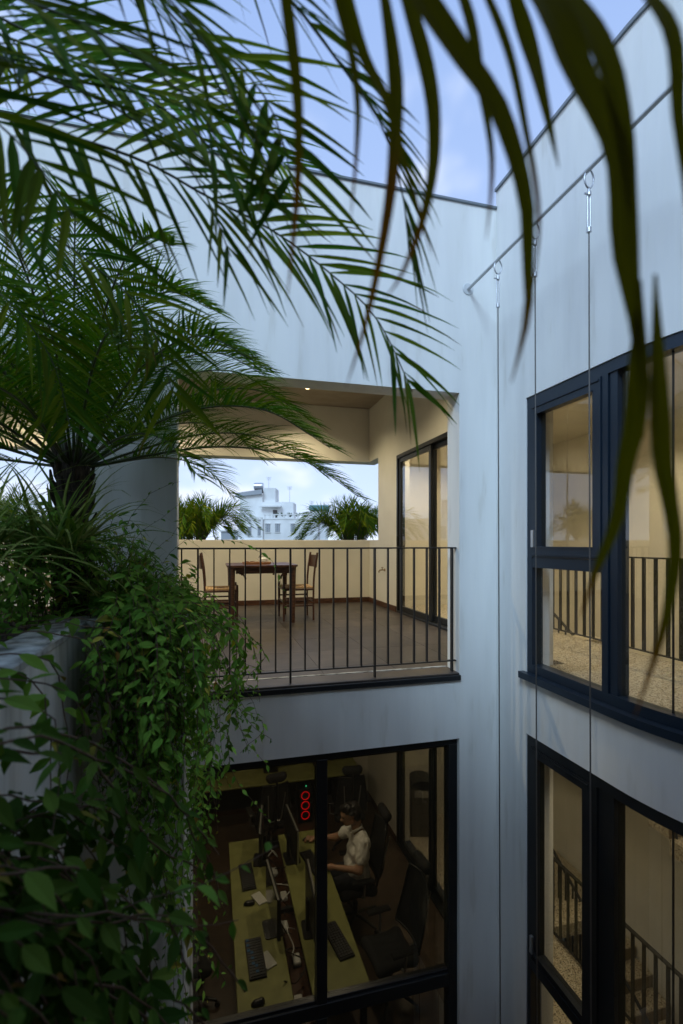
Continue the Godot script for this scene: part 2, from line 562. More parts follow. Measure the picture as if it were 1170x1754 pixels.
	M.ground = textured(ntex(noise(0.02, 5, 3, 61), [lin(0.05, 0.07, 0.03), lin(0.14, 0.13, 0.10)], [0.3, 0.7]), V(0.05, 0.05, 0.05), 0.95)
	M.paving = bumpy(textured(ntex(noise(0.02, 5, 3, 62), [lin(0.09, 0.085, 0.065), lin(0.14, 0.13, 0.10)], [0.3, 0.7]), V(0.5, 0.5, 0.5), 0.9), noise(0.03, 4), 0.3)
	M.lamp = glow(Color(1.0, 0.86, 0.62), 6.0)
	M.lamp_ring = mat(lin(0.5, 0.48, 0.42), 0.5)
	M.tray = textured(ntex(noise(0.01, 3, 3, 70), [lin(0.22, 0.09, 0.035), lin(0.34, 0.16, 0.07)], [0.3, 0.7]), V(3, 10, 10), 0.5, Color.WHITE, false)
	M.skin = mat(lin(0.42, 0.23, 0.14), 0.5)
	M.skin.subsurf_scatter_enabled = true
	M.skin.subsurf_scatter_strength = 0.1
	M.shirt = bumpy(mat(lin(0.80, 0.77, 0.70), 0.85), noise(0.1, 2), 0.1)
	M.trousers = mat(lin(0.02, 0.022, 0.03), 0.85)
	M.hair = mat(lin(0.012, 0.010, 0.009), 0.5)
	M.eye = mat(lin(0.02, 0.015, 0.012), 0.2)
	M.lips = mat(lin(0.30, 0.11, 0.08), 0.5)
	M.bin_body = mat(lin(0.10, 0.09, 0.075), 0.4, 0.3)
	M.pink = mat(lin(0.45, 0.06, 0.16), 0.7)

# ---------------------------------------------------------------- the glazed wall's plan
func along(s: float, d: float) -> Vector2:       # s metres along the wall from the corner, d metres in from its courtyard face
	if s <= 1.207: return Vector2(SIDE + d, FACE + s)
	var a := minf((s - 1.207) / 1.5, PI * 0.5)
	return Vector2(SIDE + 1.5 - (1.5 - d) * cos(a), FACE + 1.207 + (1.5 - d) * sin(a))
func strip_poly(s0: float, s1: float, d0: float, d1: float) -> PackedVector2Array:
	var cuts := [s0]
	var s := maxf(s0, 1.207)
	while s < s1 - 0.01:
		if s > s0 + 0.005: cuts.append(s)
		s += 0.08
	cuts.append(s1)
	var o := PackedVector2Array()
	for c in cuts: o.append(along(c, d0))
	cuts.reverse()
	for c in cuts: o.append(along(c, d1))
	return o
func wallbar(st, s0, s1, y0, y1, d0, d1):
	prism(st, strip_poly(s0, s1, d0, d1), y0, y1)
func barm(s0, s1, y0, y1, d0, d1) -> SurfaceTool:
	var st := mb()
	wallbar(st, s0, s1, y0, y1, d0, d1)
	return st

func downlight(at: Vector3, label: String, energy: float, group: String, angle := 68.0):
	var t := thing("downlight", label, "ceiling light", at, 0.0, group)
	var r := mb()
	lathe(r, [Vector2(0.032, 0.0), Vector2(0.034, -0.006), Vector2(0.045, -0.006), Vector2(0.047, 0.0)], 20)
	put("ring", r, M.lamp_ring, t)
	var l := mb()
	lathe(l, [Vector2(0.0, -0.003), Vector2(0.031, -0.003)], 20)
	put("lamp_face", l, M.lamp, t)
	var s := SpotLight3D.new()
	s.name = "lamp_light"
	s.position = V(0, -0.015, 0)
	s.rotation_degrees.x = -90
	s.spot_angle = angle
	s.spot_angle_attenuation = 0.7
	s.spot_range = 12.0
	s.spot_attenuation = 2.0
	s.light_energy = energy
	s.light_size = 0.03
	s.light_color = Color(1.0, 0.93, 0.77)
	s.shadow_enabled = true
	t.add_child(s)

func sky_image() -> ImageTexture:
	var w := 768
	var h := 384
	var im := Image.create(w, h, false, Image.FORMAT_RGBF)
	var a := noise(1.5, 5, 1, 71)
	var b := noise(4.0, 5, 1, 72)
	for y in h:
		var el := PI * (0.5 - (y + 0.5) / h)
		for x in w:
			var az := TAU * (x + 0.5) / w
			var d := Vector3(cos(el) * cos(az), sin(el), cos(el) * sin(az))
			var e := maxf(sin(el), 0.0)
			var c := Color(0.56, 0.67, 0.82).lerp(Color(0.17, 0.27, 0.53), pow(e, 0.5))
			var q := d / (e + 0.25)
			var m := a.get_noise_3d(q.x * 0.5, q.y, q.z * 0.5) * 0.7 + b.get_noise_3d(q.x, q.y * 2.0, q.z) * 0.45
			var cloud := smoothstep(-0.05, 0.36, m) * 0.92
			c = c.lerp(Color(0.60, 0.65, 0.76), cloud)
			if el < 0: c = Color(0.25, 0.26, 0.26)
			im.set_pixel(x, y, c)
	return ImageTexture.create_from_image(im)

func _ready():
	rng.seed = 11
	# camera: level, looking to the right of the terrace wall's normal, lens shifted a little
	var cam := Camera3D.new()
	cam.name = "camera"
	cam.position = V(0, 1.03, 0)
	cam.rotation_degrees.y = -14.8
	cam.projection = Camera3D.PROJECTION_FRUSTUM
	cam.near = 0.05
	cam.far = 900.0
	cam.size = 0.05 * 1754.0 / 834.0
	cam.frustum_offset = Vector2(0, 0.05 * 53.0 / 834.0)
	add_child(cam)
	var ca := CameraAttributesPhysical.new()
	ca.frustum_focal_length = 17.0
	ca.frustum_focus_distance = 4.2
	ca.exposure_aperture = 2.2
	var env := Environment.new()
	env.background_mode = Environment.BG_SKY
	var sky := Sky.new()
	var pano := PanoramaSkyMaterial.new()
	pano.panorama = sky_image()
	sky.sky_material = pano
	env.sky = sky
	env.tonemap_mode = Environment.TONE_MAPPER_LINEAR
	env.tonemap_exposure = 1.65
	env.background_energy_multiplier = 1.0
	env.sdfgi_enabled = true
	env.ssao_enabled = true
	env.ssil_enabled = true
	var we := WorldEnvironment.new()
	we.name = "world"
	we.environment = env
	we.camera_attributes = ca
	add_child(we)
	var sun := DirectionalLight3D.new()
	sun.name = "sun"
	sun.light_energy = 0.46
	sun.light_angular_distance = 20.0
	sun.light_color = Color(0.77, 0.895, 1.0)
	sun.rotation_degrees = V(-41, -36, 0)
	sun.shadow_enabled = true
	add_child(sun)
	materials()
	setting()
	courtyard_walls()
	terrace()
	stair_hall()
	office()
	outside()
	hanging_wires()
	planter_and_plants()

# ---------------------------------------------------------------- setting
func setting():
	put("ground", boxm(V(-300, -7.4, -600), V(300, -7.0, 60)), M.ground, self, "structure")
	put("courtyard_paving", boxm(V(-4.4, -6.99, FACE), V(3.7, -6.9, 0.9)), M.paving, self, "structure")

func courtyard_walls():
	var w := thing("terrace_wall", "tall white rendered wall with the terrace opening and dark office window", "wall")
	var st := mb()
	var zb := FACE - 0.2
	box(st, V(-4.6, 2.207, zb), V(2.73, 3.7, FACE))
	box(st, V(1.87, -7.0, zb), V(2.73, 2.207, FACE))
	box(st, V(-0.961, -7.0, zb), V(-0.235, 2.207, FACE))
	box(st, V(-0.235, -0.504, zb), V(1.87, -0.045, FACE))
	box(st, V(-0.235, -7.0, zb), V(1.87, -3.45, FACE))
	box(st, V(-4.6, -7.0, zb), V(-3.4, 2.207, FACE))
	box(st, V(-3.4, -7.0, zb), V(-0.961, 0.0, FACE))
	put("render_face", st, M.stucco, w)
	var f := mb()
	box(f, V(-4.62, 3.7, zb - 0.02), V(2.2, 3.722, FACE + 0.015), 0.004)
	put("metal_capping", f, M.flash, w)
	put("slab_edge", boxm(V(-0.235, -0.043, zb), V(1.875, -0.002, FACE + 0.022), 0.004), M.black_frame, w)

	var r := thing("glazed_wall", "white curving courtyard wall around the stair hall windows", "wall")
	st = mb()
	wallbar(st, 0.0, 0.384, -7.0, 3.84, 0.0, 0.2)
	wallbar(st, 0.384, 3.3, 2.08, 3.84, 0.0, 0.2)
	wallbar(st, 0.384, 3.3, -0.35, 0.05, 0.0, 0.2)
	wallbar(st, 0.384, 3.3, -7.0, -3.40, 0.0, 0.2)
	wallbar(st, 3.3, 3.56, -7.0, 3.84, 0.0, 0.2)
	put("render_face", st, M.stucco, r)
	st = mb()
	wallbar(st, -0.0, 3.56, 3.84, 3.862, -0.015, 0.22)
	put("metal_capping", st, M.flash, r)

	# walls that close the courtyard on the camera's side
	put("side_wall", boxm(V(-4.6, -7.0, FACE), V(-4.4, 3.7, 0.895)), M.stucco)
	tag(get_node("side_wall"), "plain white wall closing the courtyard beside the planter", "wall")
	put("rear_wall", boxm(V(-4.6, -7.0, 0.9), V(5.95, 3.9, 1.1)), M.rear)
	tag(get_node("rear_wall"), "plain grey wall across the courtyard from the terrace", "wall")

	# windows of the stair hall
	window_set("stair_window", "navy framed curved window of the upper stair hall, lit inside", 0.384, 0.06, 2.08, 0.90, M.navy, M.stair_glass, 1.085, 1.19)
	window_set("lower_stair_window", "black framed curved window of the lower stair hall, dim inside", 0.37, -3.40, -0.352, -1.98, M.black_frame, M.tint, 1.0, 1.165)

	# the office window under the terrace
	var o := thing("office_window", "wide black framed office window under the terrace", "window")
	var z := FACE - 0.03
	var y0 := -3.45
	var y1 := -0.505
	for b in [[-0.234, 1.869, y1 - 0.055, y1], [-0.234, 1.869, y0, y0 + 0.06], [-0.234, -0.17, y0 + 0.06, y1 - 0.055], [1.795, 1.869, y0 + 0.06, y1 - 0.055], [0.735, 0.815, -2.355, y1 - 0.055], [-0.17, 1.795, -2.46, -2.355], [0.735, 0.815, y0 + 0.06, -2.46]]:
		put("frame", boxm(V(b[0], b[2], z - 0.09), V(b[1], b[3], z), 0.004), M.black_frame, o)
	for b in [[-0.17, 0.735, -2.355, y1 - 0.055], [0.815, 1.795, -2.355, y1 - 0.055], [-0.17, 0.735, y0 + 0.06, -2.46], [0.815, 1.795, y0 + 0.06, -2.46]]:
		put("pane", boxm(V(b[0], b[2], z - 0.046), V(b[1], b[3], z - 0.044)), M.tint_low, o)
	for b in [[-0.17, 0.735], [0.815, 1.795]]:      # rubber beads round the panes
		for y in [[-2.355, -2.335], [y1 - 0.075, y1 - 0.055]]:
			put("bead", boxm(V(b[0], y[0], z - 0.075), V(b[1], y[1], z - 0.02), 0.003), M.plastic, o)

func window_set(called, label, s0: float, y0: float, y1: float, ysplit: float, fm, gm, sm0: float, sm1: float):
	var t := thing(called, label, "window")
	var e := 3.28
	put("frame", barm(s0, e, y1 - 0.07, y1 - 0.002, 0.01, 0.10), fm, t)
	put("frame", barm(s0, e, y0 + 0.04, y0 + 0.10, 0.01, 0.10), fm, t)
	put("frame", barm(s0 + 0.001, s0 + 0.055, y0 + 0.10, y1 - 0.07, 0.01, 0.10), fm, t)
	put("mullion", barm(sm0, sm0 + 0.045, y0 + 0.10, y1 - 0.07, 0.01, 0.10), fm, t)
	put("mullion", barm(sm0 + 0.05, sm1, y0 + 0.10, y1 - 0.07, 0.02, 0.10), fm, t)
	put("transom", barm(s0 + 0.055, sm0, ysplit - 0.045, ysplit + 0.03, 0.012, 0.10), fm, t)
	put("sill", barm(s0 - 0.03, e + 0.02, y0 - 0.008, y0 + 0.038, -0.045, 0.10), fm, t)
	# the opening sash above the transom, set a little proud
	var a := s0 + 0.058
	var b := sm0 - 0.003
	var w := 0.062
	put("sash", barm(a, b, y1 - 0.073 - w, y1 - 0.073, 0.002, 0.075), fm, t)
	put("sash", barm(a, b, ysplit + 0.033, ysplit + 0.033 + w, 0.002, 0.075), fm, t)
	put("sash", barm(a, a + w, ysplit + 0.033 + w, y1 - 0.073 - w, 0.002, 0.075), fm, t)
	put("sash", barm(b - w, b, ysplit + 0.033 + w, y1 - 0.073 - w, 0.002, 0.075), fm, t)
	for q in [[a + 0.012, b - 0.012, ysplit + 0.045, y1 - 0.085], [a + w, b - w, ysplit + 0.033 + w, y1 - 0.073 - w]]:   # stepped profile of the sash
		for k in 2:
			var yy: float = q[2] if k == 0 else q[3] - 0.01
			if q[1] - q[0] > 0.5: put("bead", barm(q[0], q[1], yy, yy + 0.01, -0.006, 0.0015), fm, t)
	put("handle", barm(a + 0.02, a + 0.045, ysplit + 0.10, ysplit + 0.22, -0.018, 0.001), M.steel, t)
	put("pane", barm(a + w, b - w, ysplit + 0.033 + w, y1 - 0.073 - w, 0.039, 0.041), gm, t)
	put("pane", barm(s0 + 0.055, sm0, y0 + 0.10, ysplit - 0.045, 0.049, 0.051), gm, t)
	put("pane", barm(sm1, 1.495, y0 + 0.10, y1 - 0.07, 0.049, 0.051), gm, t)
	put("pane", barm(1.50, e - 0.06, y0 + 0.10, y1 - 0.07, 0.049, 0.051), gm, t)
	put("pane_joint", barm(1.494, 1.501, y0 + 0.10, y1 - 0.07, 0.045, 0.055), M.iron, t)
	put("frame", barm(e - 0.06, e, y0 + 0.10, y1 - 0.07, 0.01, 0.10), fm, t)

# ---------------------------------------------------------------- terrace
func terrace():
	var fl := put("terrace_floor", boxm(V(-4.2, -0.36, -8.34), V(2.65, -0.012, FACE - 0.201)), M.grout, self, "structure")
	var tile_mesh := boxm(V(-0.2992, 0, -0.2992), V(0.2992, 0.010, 0.2992), 0.0015).commit()
	for i in 12:
		for k in 8:
			var x := 2.345 - 0.6 * i
			var zz := -8.14 + 0.3 + 0.6 * k
			var m: Mesh = tile_mesh
			var edge := minf(zz + 0.2992, FACE - 0.203)
			if edge < zz + 0.29: m = boxm(V(-0.2992, 0, -0.2992), V(0.2992, 0.010, edge - zz), 0.0015).commit()
			var t := put("tile", m, M.tiles[rng.randi() % 4], fl)
			t.position = V(x, -0.012 + 0.002 + rnd(0, 0.0008), zz)
	put("threshold_slab", boxm(V(-0.234, -0.002, FACE - 0.2), V(1.869, 0.012, FACE + 0.004), 0.003), M.tiles[0], self, "structure")
	put("threshold_trim", boxm(V(-0.234, 0.0, FACE - 0.222), V(1.869, 0.016, FACE - 0.202), 0.002), M.coping, self, "structure")
	put("terrace_ceiling", boxm(V(-4.2, 3.38, -8.44), V(2.73, 3.69, FACE - 0.202)), M.ceiling, self, "structure")

	var p := thing("terrace_parapet", "cream rendered parapet along the terrace's far edge", "parapet")
	var st := mb()
	box(st, V(-4.2, -0.35, -8.34), V(2.85, 1.08, -8.14), 0.006)
	box(st, V(2.652, -0.35, -8.138), V(2.85, 1.08, -7.645), 0.006)
	put("render_face", st, M.plaster, p)
	put("baseboard", boxm(V(-4.0, 0.0, -8.139), V(2.645, 0.085, -8.127), 0.003), M.wood_dark, p)
	var q := thing("side_parapet", "low cream parapet on the terrace's open side", "parapet")
	put("render_face", boxm(V(-4.2, -0.35, -8.13), V(-4.0, 1.08, FACE - 0.205), 0.006), M.plaster, q)
	var b := thing("terrace_beam", "deep cream beam above the terrace parapet", "beam")
	st = mb()
	box(st, V(-4.2, 2.445, -8.42), V(2.85, 3.378, -8.14), 0.005)
	box(st, V(2.652, 2.445, -8.138), V(2.85, 3.378, -7.645), 0.005)
	put("render_face", st, M.plaster, b)
	var b2 := thing("side_beam", "cream beam over the terrace's open side", "beam")
	put("render_face", boxm(V(-4.2, 2.445, -8.13), V(-3.98, 3.378, FACE - 0.205), 0.005), M.plaster, b2)
	var c := thing("terrace_column", "cream corner column between the terrace parapets", "column")
	put("render_face", boxm(V(-4.19, 1.08, -8.33), V(-3.9, 2.445, -8.05), 0.006), M.plaster, c)

	# partition to the stair hall, with the sliding doors of both floors
	var w := thing("hall_partition", "cream partition wall holding the terrace's sliding door", "wall")
	st = mb()
	for s in [[0.0, 3.38, 2.33], [LOW, -0.36, -1.1]]:
		box(st, V(2.65, s[0], -7.645), V(2.85, s[1], -6.8))
		box(st, V(2.65, s[2], -6.8), V(2.85, s[1], -4.4))
		box(st, V(2.65, s[0], -4.4), V(2.85, s[1], FACE - 0.205))
	box(st, V(2.65, LOW, -8.2), V(2.85, -0.36, -7.645))
	put("render_face", st, M.plaster, w)
	put("baseboard", boxm(V(2.637, 0.0, -8.126), V(2.649, 0.085, -6.82), 0.003), M.wood_dark, w)
	put("baseboard", boxm(V(2.637, LOW, -8.19), V(2.649, LOW + 0.085, -6.82), 0.003), M.wood_dark, w)
	slider("sliding_door", "dark framed sliding glass door off the terrace", 0.0, 2.33, M.black_frame, M.clear)
	slider("office_sliding_door", "dark framed sliding glass door of the office", LOW, -1.1, M.black_frame, M.clear)

	# balustrade: flat bars that show their broad side to the right
	var r := thing("terrace_railing", "dark steel bar railing along the terrace opening", "railing")
	var zr := FACE - 0.06
	put("top_rail", boxm(V(-0.234, 0.985, zr - 0.02), V(1.868, 0.997, zr + 0.02), 0.002), M.iron, r)
	put("bottom_rail", boxm(V(-0.234, 0.092, zr - 0.015), V(1.868, 0.102, zr + 0.015), 0.002), M.iron, r)
	var bar := boxm(V(-0.0045, 0.102, -0.015), V(0.0045, 0.985, 0.015), 0.0015).commit()
	var post := boxm(V(-0.006, 0.012, -0.017), V(0.006, 0.985, 0.017), 0.0015).commit()
	for i in 20:
		var x := 1.835 - 0.1075 * i
		put("post" if i % 6 == 0 else "baluster", post if i % 6 == 0 else bar, M.iron, r).position = V(x, 0, zr)

	# tap on the partition
	var t := thing("wall_tap", "small brass tap on the cream wall beside the sliding door", "tap", V(2.649, 0.60, -7.32))
	st = mb()
	tube(st, [V(0, 0, 0), V(-0.05, 0, 0), V(-0.085, -0.002, 0), V(-0.10, -0.02, 0), V(-0.10, -0.04, 0)], 0.011, 0.010, 8)
	put("spout", st, M.brass, t)
	st = mb()
	tube(st, [V(-0.045, 0.0, 0), V(-0.045, 0.035, 0)], 0.008, 0.007, 8)
	tube(st, [V(-0.045, 0.037, -0.04), V(-0.045, 0.042, 0), V(-0.045, 0.037, 0.04)], 0.006, 0.006, 6)
	put("handle", st, M.brass, t)
	st = mb()
	lathe(st, [Vector2(0.0, 0.012), Vector2(0.022, 0.010), Vector2(0.026, 0.0)], 14, Transform3D(Basis(V(0, 0, 1), PI / 2), Vector3.ZERO))
	put("flange", st, M.brass, t)

	for l in [[1.39, -7.28, "lit downlight in the brown ceiling near the terrace door"], [-0.6, -7.28, "lit downlight in the brown ceiling behind the white column"], [-2.6, -7.28, "lit downlight in the brown ceiling by the open corner"], [1.39, -5.0, "lit downlight in the brown ceiling above the railing"], [-0.6, -5.0, "lit downlight in the brown ceiling between railing and column"], [-2.6, -5.0, "lit downlight in the brown ceiling above the planter side"]]:
		downlight(V(l[0], 3.379, l[1]), l[2], TERRACE, "terrace ceiling downlights")
	furniture()

const TERRACE := 1.9
const HALL := 1.5
const HALL_LOW := 0.85
const OFFICE := 0.66

func slider(called, label, y0: float, y1: float, fm, gm):
	var t := thing(called, label, "door")
	put("frame", boxm(V(2.64, y1 - 0.055, -6.8), V(2.76, y1, -4.4), 0.004), fm, t)
	put("frame", boxm(V(2.64, y0 + 0.0, -6.8), V(2.76, y0 + 0.03, -4.4), 0.004), fm, t)
	for z in [[-6.8, -6.75], [-4.45, -4.4]]:
		put("frame", boxm(V(2.64, y0 + 0.03, z[0]), V(2.76, y1 - 0.055, z[1]), 0.004), fm, t)
	for q in [[-6.745, -5.66, 2.66], [-5.72, -4.455, 2.71]]:
		var x: float = q[2]
		var lf := put("door_leaf", boxm(V(x, y0 + 0.034, q[0]), V(x + 0.04, y1 - 0.058, q[0] + 0.06), 0.004), fm, t)
		put("stile", boxm(V(x, y0 + 0.034, q[1] - 0.06), V(x + 0.04, y1 - 0.058, q[1]), 0.004), fm, lf)
		put("rail", boxm(V(x, y0 + 0.034, q[0] + 0.06), V(x + 0.04, y0 + 0.11, q[1] - 0.06), 0.004), fm, lf)
		put("rail", boxm(V(x, y1 - 0.118, q[0] + 0.06), V(x + 0.04, y1 - 0.058, q[1] - 0.06), 0.004), fm, lf)
		put("pane", boxm(V(x + 0.019, y0 + 0.11, q[0] + 0.06), V(x + 0.021, y1 - 0.118, q[1] - 0.06)), gm, lf)
	var h := mb()
	tube(h, crom([V(2.655, y0 + 0.98, -6.70), V(2.62, y0 + 0.99, -6.70), V(2.615, y0 + 1.06, -6.70), V(2.62, y0 + 1.13, -6.70), V(2.655, y0 + 1.14, -6.70)], 12), 0.009, 0.009, 8)
	put("handle", h, fm, t)

func furniture():
	# table
	var t := thing("dining_table", "square dark wood table with rounded corners on the terrace", "table", V(0.62, 0, -6.63))
	var st := mb()
	prism(st, rounded(0.90, 0.90, 0.10), 0.724, 0.748)
	prism(st, rounded(0.87, 0.87, 0.09), 0.714, 0.724)
	put("table_top", st, M.wood_dark, t)
	for s in [[0, 1], [0, -1], [1, 1], [1, -1]]:
		var lo := V(-0.34, 0.64, s[1] * 0.37 - 0.012)
		var hi := V(0.34, 0.714, s[1] * 0.37 + 0.012)
		if s[0] == 1:
			lo = V(s[1] * 0.37 - 0.012, 0.64, -0.34)
			hi = V(s[1] * 0.37 + 0.012, 0.714, 0.34)
		put("apron", boxm(lo, hi, 0.003), M.wood_dark, t)
	for x in [-1, 1]:
		for z in [-1, 1]:
			st = mb()
			var c := [Vector2(0.0, 0.0), Vector2(0.022, 0.0), Vector2(0.027, 0.3), Vector2(0.034, 0.6), Vector2(0.038, 0.715), Vector2(0.0, 0.715)]
			lathe(st, c, 12, Transform3D(Basis(), V(x * 0.385, 0, z * 0.385)))
			put("leg", st, M.wood_dark, t)
			for a in [V(-x, 0, 0), V(0, 0, -z)]:      # curved brackets between leg and apron
				st = mb()
				tube(st, arc(V(x * 0.385, 0.655, z * 0.385) + a * 0.085 + V(0, -0.085, 0), 0.078, 90, 180, 7, -a, Vector3.UP), 0.012, 0.014, 6)
				put("bracket", st, M.wood_dark, t)
	# chair, made once and copied
	var ch := thing("dining_chair", "dark wood chair with woven cord seat nearer the sliding door", "chair", V(1.10, 0, -6.605), 180, "chairs at the terrace table")
	for z in [-1, 1]:
		st = mb()
		lathe(st, [Vector2(0.0, 0.0), Vector2(0.011, 0.0), Vector2(0.016, 0.2), Vector2(0.018, 0.44), Vector2(0.015, 0.49), Vector2(0.0, 0.495)], 10, Transform3D(Basis(), V(0.2, 0, z * 0.235)))
		put("leg", st, M.wood_dark, ch)
		st = mb()
		tube(st, crom([V(-0.2, 0, z * 0.225), V(-0.2, 0.44, z * 0.225), V(-0.215, 0.68, z * 0.23), V(-0.25, 0.90, z * 0.235)], 14), 0.013, 0.014, 10)
		put("leg", st, M.wood_dark, ch)
		for y in [[0.20, 0.012], [0.30, 0.011], [0.415, 0.016]]:
			st = mb()
			tube(st, [V(-0.2, y[0], z * 0.227), V(0.2, y[0], z * 0.234)], y[1], y[1], 8)
			put("stretcher", st, M.wood_dark, ch)
	for x in [-0.2, 0.2]:
		for y in [0.25, 0.415]:
			st = mb()
			tube(st, [V(x, y, -0.23), V(x, y, 0.23)], 0.012, 0.012, 8)
			put("stretcher", st, M.wood_dark, ch)
	st = mb()
	for i in 4:      # four woven fields that dip to the middle
		var q := [V(-0.2, 0.445, -0.225), V(0.2, 0.445, -0.232), V(0.2, 0.445, 0.232), V(-0.2, 0.445, 0.225)]
		var a: Vector3 = q[i]
		var b: Vector3 = q[(i + 1) % 4]
		var m := V(0, 0.428, 0)
		for k in 5:
			var u0 := k / 5.0
			var u1 := (k + 0.86) / 5.0
			quad(st, a.lerp(m, u0), b.lerp(m, u0), b.lerp(m, u1) + V(0, 0.004, 0), a.lerp(m, u1) + V(0, 0.004, 0), Vector3.UP)
		quad(st, a, b, b - V(0, 0.04, 0), a - V(0, 0.04, 0), V(a.x + b.x, 0, a.z + b.z).normalized())
		tri(st, a - V(0, 0.04, 0), b - V(0, 0.04, 0), m - V(0, 0.03, 0), Vector3.DOWN)
	put("seat", st, M.cord, ch)
	st = mb()
	var pts := []
	for i in 9:
		var a := lerpf(-1, 1, i / 8.0)
		pts.append([-0.232 - 0.035 * (1 - a * a), a * 0.222])
	for i in 8:
		var p0 = pts[i]
		var p1 = pts[i + 1]
		for e in [[0.009, V(1, 0, 0)], [-0.009, V(-1, 0, 0)]]:
			quad(st, V(p0[0] + e[0], 0.70, p0[1]), V(p1[0] + e[0], 0.70, p1[1]), V(p1[0] + e[0] - 0.022, 0.865, p1[1]), V(p0[0] + e[0] - 0.022, 0.865, p0[1]), e[1])
		for y in [[0.70, 0.0, Vector3.DOWN], [0.865, -0.022, Vector3.UP]]:
			quad(st, V(p0[0] - 0.009 + y[1], y[0], p0[1]), V(p1[0] - 0.009 + y[1], y[0], p1[1]), V(p1[0] + 0.009 + y[1], y[0], p1[1]), V(p0[0] + 0.009 + y[1], y[0], p0[1]), y[2])
	put("backrest", st, M.wood_dark, ch)
	dup(ch, "dark wood chair with woven cord seat beside the vines", V(0.10, 0, -6.605), 0)
	# tray with jar
	var tr := thing("serving_tray", "reddish wood tray on the terrace table", "tray", V(0.56, 0.748, -6.52), 8)
	st = mb()
	prism(st, rounded(0.34, 0.20, 0.03), 0.0, 0.010)
	put("tray_base", st, M.tray, tr)
	for b in [[V(-0.17, 0.01, -0.10), V(0.17, 0.032, -0.088)], [V(-0.17, 0.01, 0.088), V(0.17, 0.032, 0.10)], [V(-0.17, 0.01, -0.088), V(-0.158, 0.032, 0.088)], [V(0.158, 0.01, -0.088), V(0.17, 0.032, 0.088)]]:
		put("rim", boxm(b[0], b[1], 0.003), M.tray, tr)
	var j := thing("glass_teapot", "small glass pot with tall wire handle on the tray", "teapot", V(0.65, 0.758, -6.53))
	st = mb()
	lathe(st, [Vector2(0.0, 0.0), Vector2(0.045, 0.0), Vector2(0.055, 0.03), Vector2(0.052, 0.06), Vector2(0.035, 0.075), Vector2(0.0, 0.085)], 16)
	put("pot", st, M.white_plastic, j)
	st = mb()
	tube(st, arc(V(0, 0.07, 0), 0.058, 0, 180, 14), 0.004, 0.004, 6)
	put("handle", st, M.iron, j)
	st = mb()
	tube(st, [V(-0.05, 0.04, 0), V(-0.075, 0.06, 0), V(-0.085, 0.075, 0)], 0.010, 0.006, 8)
	put("spout", st, M.white_plastic, j)
	for i in 2:
		var cu := mb()
		lathe(cu, [Vector2(0.0, 0.0), Vector2(0.02, 0.0), Vector2(0.028, 0.032), Vector2(0.025, 0.032), Vector2(0.018, 0.006), Vector2(0.0, 0.006)], 12)
		tag(put("tea_cup", cu, M.tray), ["brown cup at the end of the wood tray", "brown cup beside the glass pot"][i], "cup", "cups on the tray").position = V(0.43 + 0.07 * i, 0.758, -6.50 + 0.03 * i)

